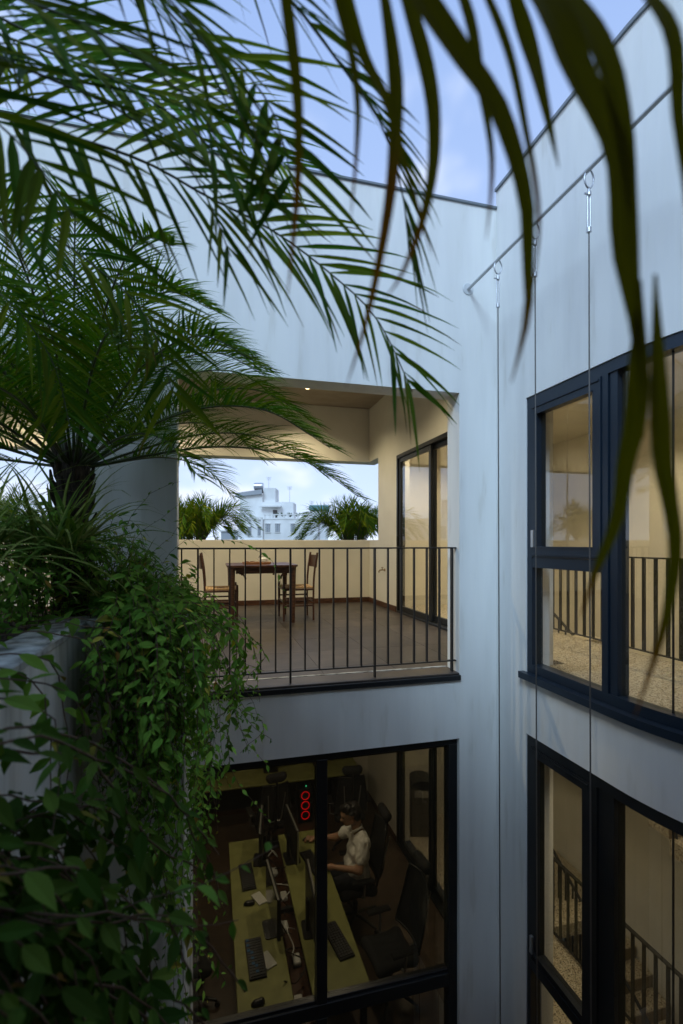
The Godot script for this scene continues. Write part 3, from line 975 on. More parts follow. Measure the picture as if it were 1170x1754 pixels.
# ---------------------------------------------------------------- stair hall
func stair_hall():
	for f in [[0.02, "stair_hall_floor"], [LOW + 0.02, "lower_hall_floor"]]:
		var y: float = f[0]
		var poly := PackedVector2Array()
		var s := 0.0
		while s <= 3.56:
			poly.append(along(s, 0.195))
			s += 0.12
		poly.append_array([Vector2(3.75, -0.9), Vector2(3.75, -4.9), Vector2(4.72, -4.9), Vector2(4.72, -4.95), Vector2(3.75, -4.95), Vector2(3.75, -7.3), Vector2(2.86, -7.3), Vector2(2.86, FACE - 0.003), Vector2(SIDE + 0.3, FACE - 0.003)])
		poly = PackedVector2Array()
		s = 0.0
		while s <= 3.56:
			poly.append(along(s, 0.198))
			s += 0.12
		poly.append_array([Vector2(3.75, -0.85), Vector2(3.75, -5.0), Vector2(5.75, -5.0) if false else Vector2(3.75, -5.2), Vector2(3.75, -7.3), Vector2(2.852, -7.3), Vector2(2.852, FACE + 0.0), Vector2(SIDE + 0.2, FACE + 0.002)])
		var st := mb()
		prism(st, poly, y - 0.30, y)
		put(f[1], st, M.terrazzo, self, "structure")
	for f in [[2.75, 3.3, "stair_hall_ceiling", M.plaster], [3.69, 3.8, "flat_roof", M.coping]]:
		var poly := PackedVector2Array()
		var s := 0.0
		while s <= 3.56:
			poly.append(along(s, 0.198))
			s += 0.12
		poly.append_array([Vector2(5.75, -0.86), Vector2(5.75, -7.3), Vector2(2.852, -7.3), Vector2(2.852, FACE + 0.002), Vector2(SIDE + 0.2, FACE + 0.002)])
		var cs := mb()
		prism(cs, poly, f[0], f[1])
		put(f[2], cs, f[3], self, "structure")
	put("lower_hall_ceiling", boxm(V(2.86, -0.34, -7.29), V(3.74, -0.285, FACE - 0.21)), M.plaster, self, "structure")
	var w := thing("stair_wall", "tall plain cream wall behind the stairs", "wall")
	var st := mb()
	box(st, V(5.75, -7.0, -7.5), V(5.95, 3.8, 0.895))
	box(st, V(2.86, -7.0, -7.5), V(5.75, 3.8, -7.3))
	box(st, V(3.70, -7.0, -0.85), V(5.75, 3.8, -0.65))
	box(st, V(3.70, -7.0, -0.65), V(3.90, 3.8, 0.895))
	put("plaster_face", st, M.plaster, w)
	for f in [[0.02, "terrazzo staircase going down behind the upper hall railing", "dark bar railing along the upper hall's stair edge", "dark sloping handrail of the upper stair flight"], [LOW + 0.02, "terrazzo staircase going down behind the lower hall railing", "dark bar railing along the lower hall's stair edge", "dark sloping handrail of the lower stair flight"]]:
		var y: float = f[0]
		var s := thing("staircase", f[1], "stairs", V(0, y, 0), 0, "stair flights of the hall")
		for i in 4:      # short flight from the hall down to the landing
			var z0 := -5.0 - 0.27 * i
			put("step", boxm(V(3.78, -0.175 * (i + 1) - 0.16, z0 - 0.27), V(4.70, -0.175 * (i + 1), z0), 0.004), M.terrazzo, s)
		put("landing", boxm(V(3.78, -0.875 - 0.15, -7.28), V(5.73, -0.875, -6.09), 0.004), M.terrazzo, s)
		for i in 11:     # long flight down towards the courtyard
			var z0 := -6.08 + 0.27 * i
			put("step", boxm(V(4.78, -0.875 - 0.165 * (i + 1) - 0.17, z0), V(5.73, -0.875 - 0.165 * (i + 1), z0 + 0.27), 0.004), M.terrazzo, s)
			put("riser", boxm(V(4.775, -0.875 - 0.165 * (i + 1) + 0.0, z0 - 0.004), V(5.728, -0.875 - 0.165 * i - 0.012, z0 + 0.002)), M.step_face, s)
		var r := thing("hall_railing", f[2], "railing", V(0, y, 0), 0, "bar railings of the stair hall")
		put("top_rail", boxm(V(3.70, 0.87, -4.98), V(3.74, 0.885, -0.9), 0.002), M.iron, r)
		put("bottom_rail", boxm(V(3.705, 0.04, -4.98), V(3.735, 0.052, -0.9), 0.002), M.iron, r)
		for i in 34:
			put("baluster", boxm(V(3.714, 0.052, -4.97 + 0.12 * i), V(3.726, 0.87, -4.935 + 0.12 * i), 0.001), M.iron, r)
		var h := thing("stair_handrail", f[3], "handrail", V(0, y, 0), 0, "sloping handrails of the stairs")
		st = mb()
		tube(st, [V(4.75, 0.02, -6.05), V(4.75, -1.72, -3.2)], 0.02, 0.02, 8)
		put("rail", st, M.iron, h)
		for i in 20:
			var z := -6.04 + 0.14 * i
			put("baluster", boxm(V(4.744, -0.855 - 0.611 * (z + 6.08) - 0.05, z - 0.012), V(4.756, 0.0 - 0.611 * (z + 6.05), z + 0.012), 0.001), M.iron, h)
	downlight(V(4.7, 2.749, -4.9), "lit downlight in the upper hall ceiling above the stairs", HALL, "stair hall downlights")
	downlight(V(4.7, 2.749, -2.4), "lit downlight in the upper hall ceiling behind the curved glass", HALL, "stair hall downlights")
	downlight(V(3.1, 2.749, -4.4), "lit downlight in the upper hall ceiling by the corner pier", HALL, "stair hall downlights")
	downlight(V(3.2, 2.749, -6.3), "lit downlight in the upper hall ceiling beyond the sliding door", HALL, "stair hall downlights")
	downlight(V(3.25, -0.281, -2.6), "lit downlight in the lower hall ceiling behind the curved glass", HALL_LOW, "stair hall downlights")
	downlight(V(3.2, -0.341, -4.6), "lit downlight in the lower hall ceiling by the corner pier", HALL_LOW, "stair hall downlights")
	downlight(V(3.2, -0.341, -6.6), "lit downlight in the lower hall ceiling above the bin", HALL_LOW, "stair hall downlights")
	# bin seen through the office door
	var b := thing("litter_bin", "grey metal litter bin with curved lid in the lower hall", "bin", V(3.10, LOW + 0.02, -6.95), -15)
	put("bin_body", boxm(V(-0.17, 0.0, -0.17), V(0.17, 0.72, 0.17), 0.012), M.bin_body, b)
	st = mb()
	for i in 8:
		var a0 := PI * i / 8.0
		var a1 := PI * (i + 1) / 8.0
		quad(st, V(cos(a0) * 0.18, 0.74 + sin(a0) * 0.11, -0.18), V(cos(a1) * 0.18, 0.74 + sin(a1) * 0.11, -0.18), V(cos(a1) * 0.18, 0.74 + sin(a1) * 0.11, 0.18), V(cos(a0) * 0.18, 0.74 + sin(a0) * 0.11, 0.18), V(cos((a0 + a1) / 2), sin((a0 + a1) / 2), 0))
		for z in [-0.18, 0.18]: tri(st, V(0, 0.74, z), V(cos(a0) * 0.18, 0.74 + sin(a0) * 0.11, z), V(cos(a1) * 0.18, 0.74 + sin(a1) * 0.11, z), V(0, 0, signf(z)))
	box(st, V(-0.18, 0.722, -0.18), V(0.18, 0.74, 0.18))
	put("lid", st, M.plastic, b)
	put("flap", boxm(V(-0.12, 0.60, 0.171), V(0.12, 0.70, 0.178), 0.003), M.edge, b)

# ---------------------------------------------------------------- office
func office():
	put("office_floor", boxm(V(-3.2, LOW - 0.2, -8.2), V(2.65, LOW, FACE - 0.201)), M.floor_low, self, "structure")
	put("office_ceiling", boxm(V(-3.2, -0.42, -8.2), V(2.645, -0.362, FACE - 0.205)), M.plaster, self, "structure")
	var w := thing("office_wall", "cream back wall of the office beyond the desks", "wall")
	var st := mb()
	box(st, V(-3.2, LOW, -8.4), V(2.65, -0.362, -8.2))
	box(st, V(-3.4, LOW, -8.4), V(-3.2, -0.362, FACE - 0.2))
	put("plaster_face", st, M.plaster, w)
	put("skirting", boxm(V(-3.2, LOW, -8.2), V(2.64, LOW + 0.085, -8.188), 0.003), M.wood_dark, w)
	# desks
	var d := thing("double_desk", "long olive topped double desk running away from the office window", "desk", V(0.74, LOW, -5.0))
	for x in [[-0.55, -0.10], [0.06, 0.55]]:
		put("desk_top", boxm(V(x[0], 0.705, -1.22), V(x[1], 0.73, 1.20), 0.004), M.desk, d)
	for z in [-1.15, 0.0, 1.12]:
		put("leg_frame", boxm(V(-0.50, 0.0, z - 0.025), V(-0.45, 0.705, z + 0.025), 0.003), M.black_frame, d)
		put("leg_frame", boxm(V(0.45, 0.0, z - 0.025), V(0.50, 0.705, z + 0.025), 0.003), M.black_frame, d)
		put("cross_beam", boxm(V(-0.45, 0.655, z - 0.02), V(0.45, 0.704, z + 0.02), 0.003), M.black_frame, d)
	put("cable_tray", boxm(V(-0.12, 0.56, -1.18), V(0.08, 0.575, 1.16), 0.003), M.wood_dark, d)
	var fd := thing("wall_desk", "olive topped desk along the office's back wall", "desk", V(0.4, LOW, -7.86))
	put("desk_top", boxm(V(-2.3, 0.705, -0.32), V(1.95, 0.73, 0.28), 0.004), M.desk, fd)
	for x in [-2.25, -0.8, 0.6, 1.9]: put("leg_panel", boxm(V(x - 0.02, 0.0, -0.30), V(x + 0.02, 0.705, 0.25), 0.003), M.black_frame, fd)
	put("back_panel", boxm(V(-2.2, 0.1, -0.31), V(1.88, 0.70, -0.29), 0.003), M.black_frame, fd)
	# monitors, keyboards, mice
	var mo := thing("monitor", "black monitor facing the seated man", "monitor", V(0.90, LOW + 0.73, -5.72), 4, "monitors on the double desk")
	put("screen", boxm(V(0.013, 0.12, -0.29), V(0.016, 0.47, 0.29)), M.screen, mo)
	put("back_shell", boxm(V(-0.02, 0.105, -0.30), V(0.012, 0.485, 0.30), 0.006), M.plastic, mo)
	put("rim", boxm(V(-0.004, 0.486, -0.298), V(0.014, 0.490, 0.298), 0.001), M.edge, mo)
	put("rim", boxm(V(-0.004, 0.11, 0.3005), V(0.014, 0.48, 0.304), 0.001), M.edge, mo)
	put("stand", boxm(V(-0.055, 0.008, -0.03), V(-0.025, 0.30, 0.03), 0.005), M.plastic, mo)
	st = mb()
	prism(st, rounded(0.18, 0.24, 0.03), 0.0, 0.010)
	put("foot", st, M.plastic, mo)
	dup(mo, "black monitor on the window end of the desk's right row", V(0.92, LOW + 0.73, -4.62), -3)
	dup(mo, "black monitor turned away at the far end of the double desk", V(0.55, LOW + 0.73, -5.78), 172)
	dup(mo, "black monitor with its back to the cable tray, near the window", V(0.56, LOW + 0.73, -4.72), 184)
	for q in [[-0.9, 95, "black monitor against the back wall, behind the vines"], [0.05, 88, "black monitor against the back wall between two office chairs"], [0.92, 93, "black monitor against the back wall above the red lit computer"], [1.75, 90, "black monitor against the back wall by the partition"]]:
		dup(mo, q[2], V(q[0], LOW + 0.73, -8.02), -q[1])
	var kb := thing("keyboard", "black keyboard under the seated man's hand", "keyboard", V(1.12, LOW + 0.73, -5.58), 12, "keyboards on the double desk")
	put("key_base", boxm(V(-0.075, 0.0, -0.22), V(0.075, 0.018, 0.22), 0.004), M.plastic, kb)
	st = mb()
	for i in 5:
		for k in 14: box(st, V(-0.064 + 0.026 * i, 0.018, -0.205 + 0.0295 * k), V(-0.043 + 0.026 * i, 0.025, -0.181 + 0.0295 * k))
	put("keys", st, M.key, kb, "stuff")
	dup(kb, "black keyboard on the near end of the right desk row", V(1.13, LOW + 0.73, -4.42), 10)
	dup(kb, "black keyboard on the left desk row, farther from the window", V(0.37, LOW + 0.73, -5.52), 3)
	var lk := dup(kb, "black keyboard with blue lit keys near the window", V(0.37, LOW + 0.73, -4.42), 2)
	st = mb()
	for i in 8: box(st, V(-0.066 + 0.026 * (i % 3), 0.0255, -0.207 + 0.0295 * ((i * 5) % 13)), V(-0.041 + 0.026 * (i % 3), 0.0265, -0.179 + 0.0295 * ((i * 5) % 13)))
	put("led_keys", st, M.blue, lk, "stuff")
	var ms := thing("mouse", "black mouse under the seated man's far hand", "mouse", V(1.15, LOW + 0.73, -6.02), 8, "mice on the double desk")
	put("shell", body_mesh([[V(-0.025, 0.008, 0), V(0.02, 0.012, 0), 0.026, 0.03], [V(-0.03, 0.006, 0), V(-0.045, 0.004, 0), 0.024, 0.02]], 0.02, 0.006, 0.0, [[V(0, 0.0005, 0), V(0, -1, 0)]]), M.plastic, ms)
	put("wheel", boxm(V(-0.05, 0.024, -0.004), V(-0.036, 0.032, 0.004), 0.002), M.key, ms)
	dup(ms, "black mouse beside the farther keyboard of the left row", V(0.37, LOW + 0.73, -5.10), -4)
	dup(ms, "black mouse at the window end of the left row", V(0.36, LOW + 0.73, -3.98), 6)
	dup(ms, "black mouse between the two keyboards of the right row", V(1.09, LOW + 0.73, -4.88), 6)
	# cables and power bricks in the middle
	for i in 9:
		var z := -4.1 - 0.24 * i
		var c := mb()
		tube(c, crom([V(0.63 + rnd(-.05, .2), LOW + 0.76, z), V(0.70, LOW + rnd(0.62, 0.8), z - 0.08), V(0.75 + rnd(-.08, .08), LOW + rnd(0.58, 0.72), z - 0.2), V(0.70 + rnd(-.08, .08), LOW + rnd(0.6, 0.75), z - 0.33), V(0.72 + rnd(-.1, .1), LOW + 0.59, z - 0.5)], 22), 0.006, 0.006, 6)
		tag(put("cable", c, [M.plastic, M.white_plastic, M.plastic][i % 3]), ["black", "white", "black"][i % 3] + " cable looping in the desk gap " + ["at the window end", "just in from the window", "by the blue lit keyboard", "beside the paper pad", "between the near monitors", "past the near monitors", "before the far monitors", "between the far monitors", "at the far desk end"][i], "cable", "cables of the double desk")
	var places := ["near the window", "beside the blue lit keyboard", "between the monitors", "behind the seated man's monitor", "at the far end"]
	for i in 5:
		tag(put("power_adapter", boxm(V(-0.035, 0.0, -0.06), V(0.035, 0.04, 0.06), 0.008), M.white_plastic), "white power adapter in the desk gap " + places[i], "adapter", "power adapters").position = V(0.70 + 0.05 * (i % 2), LOW + 0.576, -4.05 - 0.42 * i)
	for i in 2:
		tag(put("paper_pad", boxm(V(-0.05, 0.0, -0.09), V(0.05, 0.012, 0.09), 0.002), M.white_plastic), ["pale paper pad by the farther left monitor", "pale paper pad by the left row's window end"][i], "paper", "paper pads").transform = Transform3D(Basis(Vector3.UP, 0.4), V(0.47, LOW + 0.731, -5.15 + 0.78 * i))
	# computers under the wall desk
	var pc := thing("computer_case", "black computer case with three red lit fans", "computer", V(1.42, LOW, -7.62))
	put("case_shell", boxm(V(-0.115, 0.02, -0.24), V(0.115, 0.56, 0.0), 0.006), M.plastic, pc)
	for i in 3:
		st = mb()
		tube(st, arc(V(0, 0.14 + 0.155 * i, 0.004), 0.062, 0, 345, 24), 0.006, 0.006, 6, true)
		var lr := put("led_fan", st, M.red, pc)
		var hub := mb()
		for k in 7:
			var a := TAU * k / 7
			quad(hub, V(cos(a) * 0.015, 0.14 + 0.155 * i + sin(a) * 0.015, 0.003), V(cos(a + 0.5) * 0.015, 0.14 + 0.155 * i + sin(a + 0.5) * 0.015, 0.003), V(cos(a + 0.7) * 0.054, 0.14 + 0.155 * i + sin(a + 0.7) * 0.054, 0.002), V(cos(a + 0.1) * 0.054, 0.14 + 0.155 * i + sin(a + 0.1) * 0.054, 0.004), V(0, 0, 1))
		put("blades", hub, M.key, lr)
	put("power_light", boxm(V(0.01, 0.575, -0.05), V(0.03, 0.585, -0.03), 0.002), M.green_led, pc)
	for q in [[-0.35, "black computer case under the back desk, dim lights on its front"], [2.05, "black computer case under the back desk by the partition"]]:
		var p2 := thing("computer_case", q[1], "computer", V(q[0], LOW, -7.62))
		put("case_shell", boxm(V(-0.11, 0.02, -0.40), V(0.11, 0.47, 0.0), 0.006), M.plastic, p2)
		put("front_grille", boxm(V(-0.09, 0.05, 0.001), V(0.09, 0.33, 0.006), 0.002), M.key, p2)
		put("power_light", boxm(V(-0.03, 0.36, 0.001), V(-0.022, 0.368, 0.004), 0.001), M.red, p2)
	# chairs
	var oc := office_chair()
	dup(oc, "empty black office chair at the near end of the right desk row", V(1.68, LOW, -4.5), 186)
	dup(oc, "black office chair at the back desk left of the red lit computer", V(0.78, LOW, -7.05), 100)
	dup(oc, "black office chair at the back desk behind the seated man", V(1.95, LOW, -7.0), 84)
	dup(oc, "black office chair at the left desk row, mostly behind vines", V(-0.25, LOW, -4.9), 4)
	worker()
	for q in [[0.0, -6.6, "lit downlight in the office ceiling above the back desk"], [1.3, -5.3, "lit downlight in the office ceiling above the seated man"], [0.2, -4.6, "lit downlight in the office ceiling nearer the window"]]:
		downlight(V(q[0], -0.421, q[1]), q[2], OFFICE, "office downlights", 75.0)

func office_chair() -> Node3D:
	var t := thing("office_chair", "black mesh office chair under the seated man", "chair", V(1.62, LOW, -5.5), 180, "office chairs")
	for i in 5:
		var a := TAU * i / 5 + 0.3
		var st := mb()
		tube(st, [V(0, 0.10, 0), V(cos(a) * 0.16, 0.09, sin(a) * 0.16), V(cos(a) * 0.30, 0.065, sin(a) * 0.30)], 0.022, 0.014, 8)
		var leg := put("base_leg", st, M.plastic, t)
		st = mb()
		lathe(st, [Vector2(0.0, -0.012), Vector2(0.024, -0.012), Vector2(0.027, 0.0), Vector2(0.024, 0.012), Vector2(0.0, 0.012)], 12, Transform3D(Basis(V(cos(a), 0, sin(a)), PI / 2), V(cos(a) * 0.30, 0.027, sin(a) * 0.30)))
		put("caster", st, M.key, leg)
	var g := mb()
	lathe(g, [Vector2(0.03, 0.08), Vector2(0.03, 0.25), Vector2(0.018, 0.25), Vector2(0.018, 0.43), Vector2(0.0, 0.43)], 14)
	put("gas_lift", g, M.plastic, t)
	var s := body_mesh([[V(-0.16, 0.46, -0.17), V(-0.16, 0.46, 0.17), 0.045, 0.045], [V(0.18, 0.455, -0.18), V(0.18, 0.455, 0.18), 0.04, 0.04], [V(-0.16, 0.455, -0.17), V(0.18, 0.455, -0.18), 0.045, 0.04], [V(-0.16, 0.455, 0.17), V(0.18, 0.455, 0.18), 0.045, 0.04], [V(-0.1, 0.46, 0), V(0.15, 0.455, 0), 0.045, 0.045], [V(-0.1, 0.46, -0.09), V(0.15, 0.455, -0.09), 0.045, 0.045], [V(-0.1, 0.46, 0.09), V(0.15, 0.455, 0.09), 0.045, 0.045]], 0.06, 0.018)
	put("seat", s, M.fabric, t)
	var b := mb()
	var rows := []
	for i in 9:
		var v := i / 8.0
		var y := 0.55 + 0.58 * v
		var row := []
		for k in 7:
			var u := k / 6.0 * 2 - 1
			row.append([V(-0.235 - 0.05 * sin(v * PI) - 0.13 * v * v + 0.05 * u * u, y, u * (0.235 - 0.06 * v * v)), V(1, 0, -u * 0.4).normalized()])
		rows.append(row)
	for i in 8:
		for k in 6: smooth_quad(b, rows[i][k], rows[i][k + 1], rows[i + 1][k + 1], rows[i + 1][k])
	put("backrest", b, M.fabric, t)
	var loop := []
	for k in 7: loop.append(rows[0][k][0])
	for i in range(1, 9): loop.append(rows[i][6][0])
	for k in range(5, -1, -1): loop.append(rows[8][k][0])
	for i in range(7, 0, -1): loop.append(rows[i][0][0])
	b = mb()
	tube(b, loop, 0.013, 0.013, 6, true)
	put("back_frame", b, M.plastic, t)
	b = mb()
	tube(b, crom([V(-0.05, 0.42, 0), V(-0.24, 0.43, 0), V(-0.33, 0.55, 0), V(-0.37, 0.85, 0), V(-0.40, 1.15, 0), V(-0.38, 1.24, 0)], 20), 0.022, 0.016, 8)
	put("spine", b, M.plastic, t)
	b = mb()
	tube(b, [V(-0.385, 1.02, -0.12), V(-0.335, 0.80, -0.105), V(-0.295, 0.63, -0.09), V(-0.29, 0.60, -0.07), V(-0.29, 0.60, 0.07), V(-0.295, 0.63, 0.09), V(-0.335, 0.80, 0.105), V(-0.385, 1.02, 0.12)], 0.009, 0.009, 6)
	put("back_support", b, M.edge, t)
	put("headrest", body_mesh([[V(-0.365, 1.25, -0.10), V(-0.365, 1.25, 0.10), 0.05, 0.05], [V(-0.37, 1.21, -0.08), V(-0.37, 1.21, 0.08), 0.035, 0.035]], 0.05, 0.014), M.fabric, t)
	for z in [-1, 1]:
		b = mb()
		tube(b, [V(-0.02, 0.44, z * 0.2), V(-0.02, 0.46, z * 0.275), V(-0.03, 0.64, z * 0.28)], 0.014, 0.014, 8)
		var arm := put("armrest", b, M.edge, t)
		put("pad", boxm(V(-0.14, 0.64, z * 0.28 - 0.04), V(0.12, 0.668, z * 0.28 + 0.04), 0.01), M.plastic, arm)
	return t

func worker():
	var p := thing("person", "man in a pale polo shirt seated at the desk, hand on mouse", "person", V(1.62, LOW, -5.5), 180)
	var sl := V(-0.05, 1.015, -0.175)
	var sr := V(-0.03, 1.015, 0.185)
	var el := V(0.03, 0.775, -0.255)
	var er := V(0.14, 0.825, 0.335)
	var wl := V(0.33, 0.785, -0.125)
	var wr := V(0.36, 0.775, 0.47)
	var hd := V(0.055, 1.275, 0.01)
	# skin: neck, head and arms in one surface
	var B := [
		[V(-0.05, 1.03, 0.0), V(0.0, 1.16, 0.005), 0.062, 0.056],
		[V(-0.05, 0.98, -0.10), V(-0.05, 0.98, 0.10), 0.05, 0.05], [V(-0.03, 0.75, 0), V(-0.05, 1.0, 0), 0.07, 0.06],
		[sl, el, 0.046, 0.041], [el, wl, 0.041, 0.027], [sr, er, 0.046, 0.041], [er, wr, 0.041, 0.027],
		[wl, wl + V(0.035, -0.008, 0.01), 0.026, 0.024], [wr, wr + V(0.035, -0.006, 0.01), 0.026, 0.024],
	]
	put("body", body_mesh(B, 0.035, 0.012), M.skin, p)
	var H := [
		[hd + V(-0.035, 0.03, 0), hd + V(0.03, 0.035, 0), 0.082, 0.075],          # skull
		[hd + V(0.04, 0.0, 0), hd + V(0.055, -0.055, 0), 0.058, 0.048],           # face
		[hd + V(0.06, -0.085, 0), hd + V(0.078, -0.092, 0), 0.032, 0.022],        # chin
		[hd + V(0.0, -0.07, -0.045), hd + V(0.055, -0.088, -0.018), 0.028, 0.024], [hd + V(0.0, -0.07, 0.045), hd + V(0.055, -0.088, 0.018), 0.028, 0.024],
		[hd + V(-0.03, -0.07, 0), hd + V(-0.05, -0.12, 0), 0.055, 0.055],
	]
	var detail := [
		[hd + V(0.100, 0.005, 0), hd + V(0.122, -0.034, 0), 0.008, 0.013], [hd + V(0.112, -0.038, -0.010), hd + V(0.112, -0.038, 0.010), 0.009, 0.009],   # nose
		[hd + V(0.094, 0.022, -0.034), hd + V(0.100, 0.022, 0.034), 0.010, 0.010],                                                                      # brow
		[hd + V(-0.005, 0.012, -0.080), hd + V(0.004, -0.028, -0.078), 0.015, 0.009], [hd + V(-0.005, 0.012, 0.080), hd + V(0.004, -0.028, 0.078), 0.015, 0.009],   # ears
	]
	var face := body_mesh(H + detail, 0.022, 0.0055)
	var tilt := Transform3D(Basis(V(0, 0, 1), -0.22), Vector3.ZERO)
	tilt.origin = hd - tilt.basis * hd
	var head := put("head", face, M.skin, p)
	head.transform = tilt
	for s in [-1, 1]:
		put("eye", body_mesh([[hd + V(0.098, 0.003, s * 0.031), hd + V(0.099, 0.003, s * 0.031), 0.0105, 0.0105]], 0.004, 0.004), M.eye, head)
		put("eyebrow", body_mesh([[hd + V(0.106, 0.026, s * 0.018), hd + V(0.096, 0.028, s * 0.046), 0.005, 0.004]], 0.004, 0.004), M.hair, head)
	put("mouth", body_mesh([[hd + V(0.104, -0.064, -0.020), hd + V(0.109, -0.064, 0.0), 0.006, 0.008], [hd + V(0.109, -0.064, 0.0), hd + V(0.104, -0.064, 0.020), 0.008, 0.006]], 0.008, 0.004), M.lips, head)
	put("hair", body_mesh([[hd + V(-0.045, 0.045, 0), hd + V(0.02, 0.062, 0), 0.084, 0.077], [hd + V(-0.065, 0.0, -0.02), hd + V(-0.065, 0.0, 0.02), 0.068, 0.068], [hd + V(-0.065, -0.045, 0), hd + V(-0.06, -0.03, 0), 0.055, 0.06], [hd + V(0.03, 0.085, -0.03), hd + V(0.075, 0.075, 0.03), 0.04, 0.03], [hd + V(-0.01, 0.035, -0.07), hd + V(0.03, 0.04, -0.066), 0.022, 0.014], [hd + V(-0.01, 0.035, 0.07), hd + V(0.03, 0.04, 0.066), 0.022, 0.014]], 0.03, 0.007, 0.012), M.hair, head)
	# hands: palm, four fingers, thumb
	for q in [[wl, V(1, -0.12, 0.32), 1.0, 0.02], [wr, V(1, -0.10, 0.22), -1.0, 0.0]]:
		var f: Vector3 = q[1].normalized()
		var sd := f.cross(Vector3.UP).normalized()        # towards +z
		var up := sd.cross(f).normalized()
		var w0: Vector3 = q[0] + f * 0.03
		var hb := [[w0, w0 + f * 0.055 + sd * 0.022, 0.021, 0.015], [w0, w0 + f * 0.055 - sd * 0.022, 0.021, 0.015], [w0 + f * 0.03, w0 + f * 0.06, 0.017, 0.015]]
		var lens := [0.068, 0.078, 0.072, 0.055]
		for k in 4:
			var o: float = (-0.030 + 0.020 * k) * q[2]
			var a: Vector3 = w0 + f * 0.058 - sd * o
			var l: float = lens[k]
			var m: Vector3 = a + f * l * 0.5 + up * 0.008 - sd * o * 0.25
			var e: Vector3 = m + f * l * 0.3 - up * 0.016
			var t: Vector3 = e + f * l * 0.12 - up * 0.018
			hb.append_array([[a, m, 0.0092, 0.0085], [m, e, 0.0085, 0.008], [e, t, 0.008, 0.0072]])
		var ts: float = q[2]
		var th: Vector3 = w0 + f * 0.01 + sd * 0.022 * ts
		hb.append_array([[th, th + f * 0.025 + sd * 0.022 * ts - up * 0.008, 0.013, 0.011], [th + f * 0.025 + sd * 0.022 * ts - up * 0.008, th + f * 0.055 + sd * 0.024 * ts - up * 0.014, 0.010, 0.0085]])
		put("hand", body_mesh(hb, 0.008, 0.0035), M.skin, p)
	# polo shirt
	var C := [
		[V(-0.03, 0.60, -0.08), V(-0.03, 0.60, 0.08), 0.125, 0.125], [V(-0.01, 0.68, -0.06), V(-0.01, 0.68, 0.06), 0.125, 0.125],
		[V(-0.04, 0.84, -0.075), V(-0.04, 0.84, 0.075), 0.115, 0.115], [V(-0.06, 0.97, -0.095), V(-0.05, 0.97, 0.10), 0.095, 0.095],
		[V(-0.055, 1.045, -0.06), V(-0.05, 1.045, 0.07), 0.055, 0.055],
		[sl + V(0, -0.005, 0.02), sl.lerp(el, 0.62), 0.068, 0.062], [sr + V(0, -0.005, -0.02), sr.lerp(er, 0.62), 0.068, 0.062],
	]
	var shirt := put("polo_shirt", body_mesh(C, 0.05, 0.011, 0.012, [[sl.lerp(el, 0.66), (el - sl).normalized()]] if false else null), M.shirt, p)
	put("collar", body_mesh([[V(0.035, 1.075, -0.02), V(0.005, 1.115, -0.062), 0.016, 0.013], [V(0.005, 1.115, -0.062), V(-0.06, 1.13, -0.05), 0.013, 0.013], [V(-0.06, 1.13, -0.05), V(-0.075, 1.13, 0.0), 0.013, 0.013], [V(-0.075, 1.13, 0.0), V(-0.06, 1.13, 0.05), 0.013, 0.013], [V(-0.06, 1.13, 0.05), V(0.005, 1.115, 0.065), 0.013, 0.013], [V(0.005, 1.115, 0.065), V(0.035, 1.075, 0.03), 0.013, 0.016]], 0.012, 0.006), M.shirt, shirt)
	put("placket", boxm(V(0.035, 0.96, -0.008), V(0.058, 1.06, 0.018), 0.006), M.shirt, shirt)
	var T := [
		[V(-0.03, 0.56, -0.09), V(-0.03, 0.56, 0.09), 0.13, 0.13], [V(0.0, 0.57, -0.09), V(0.44, 0.545, -0.12), 0.09, 0.066], [V(0.0, 0.57, 0.09), V(0.44, 0.545, 0.13), 0.09, 0.066],
		[V(0.44, 0.545, -0.12), V(0.38, 0.12, -0.12), 0.066, 0.045], [V(0.44, 0.545, 0.13), V(0.40, 0.12, 0.13), 0.066, 0.045],
	]
	put("trousers", body_mesh(T, 0.05, 0.014, 0.01), M.trousers, p)
	for z in [-0.12, 0.13]:
		put("shoe", body_mesh([[V(0.36, 0.05, z), V(0.40, 0.075, z), 0.045, 0.042], [V(0.40, 0.045, z), V(0.55, 0.035, z), 0.042, 0.032]], 0.03, 0.009, 0.0, [[V(0, 0.004, 0), V(0, -1, 0)]]), M.plastic, p)

# ---------------------------------------------------------------- beyond the terrace
func house(called, label, at: Vector3, wall_mat) -> Node3D: return thing(called, label, "building", at, -14.8)
func far_window(t, u0, u1, v0, v1, z, shutters := true):
	var w := put("window", boxm(V(u0, v0, z + 0.002), V(u1, v1, z + 0.04)), M.far_dark, t)
	put("frame", boxm(V(u0 - 0.07, v1 + 0.002, z + 0.002), V(u1 + 0.07, v1 + 0.10, z + 0.12)), M.far_white, w)
	put("sill", boxm(V(u0 - 0.07, v0 - 0.10, z + 0.002), V(u1 + 0.07, v0 - 0.002, z + 0.12)), M.far_white, w)
	if shutters:
		var m = (u0 + u1) / 2
		put("shutter", boxm(V(u0 + 0.03, v0 + 0.03, z + 0.042), V(m - 0.02, v1 - 0.03, z + 0.06)), M.far_grey, w)
		put("shutter", boxm(V(m + 0.02, v0 + 0.03, z + 0.042), V(u1 - 0.03, v1 - 0.03, z + 0.06)), M.far_grey, w)
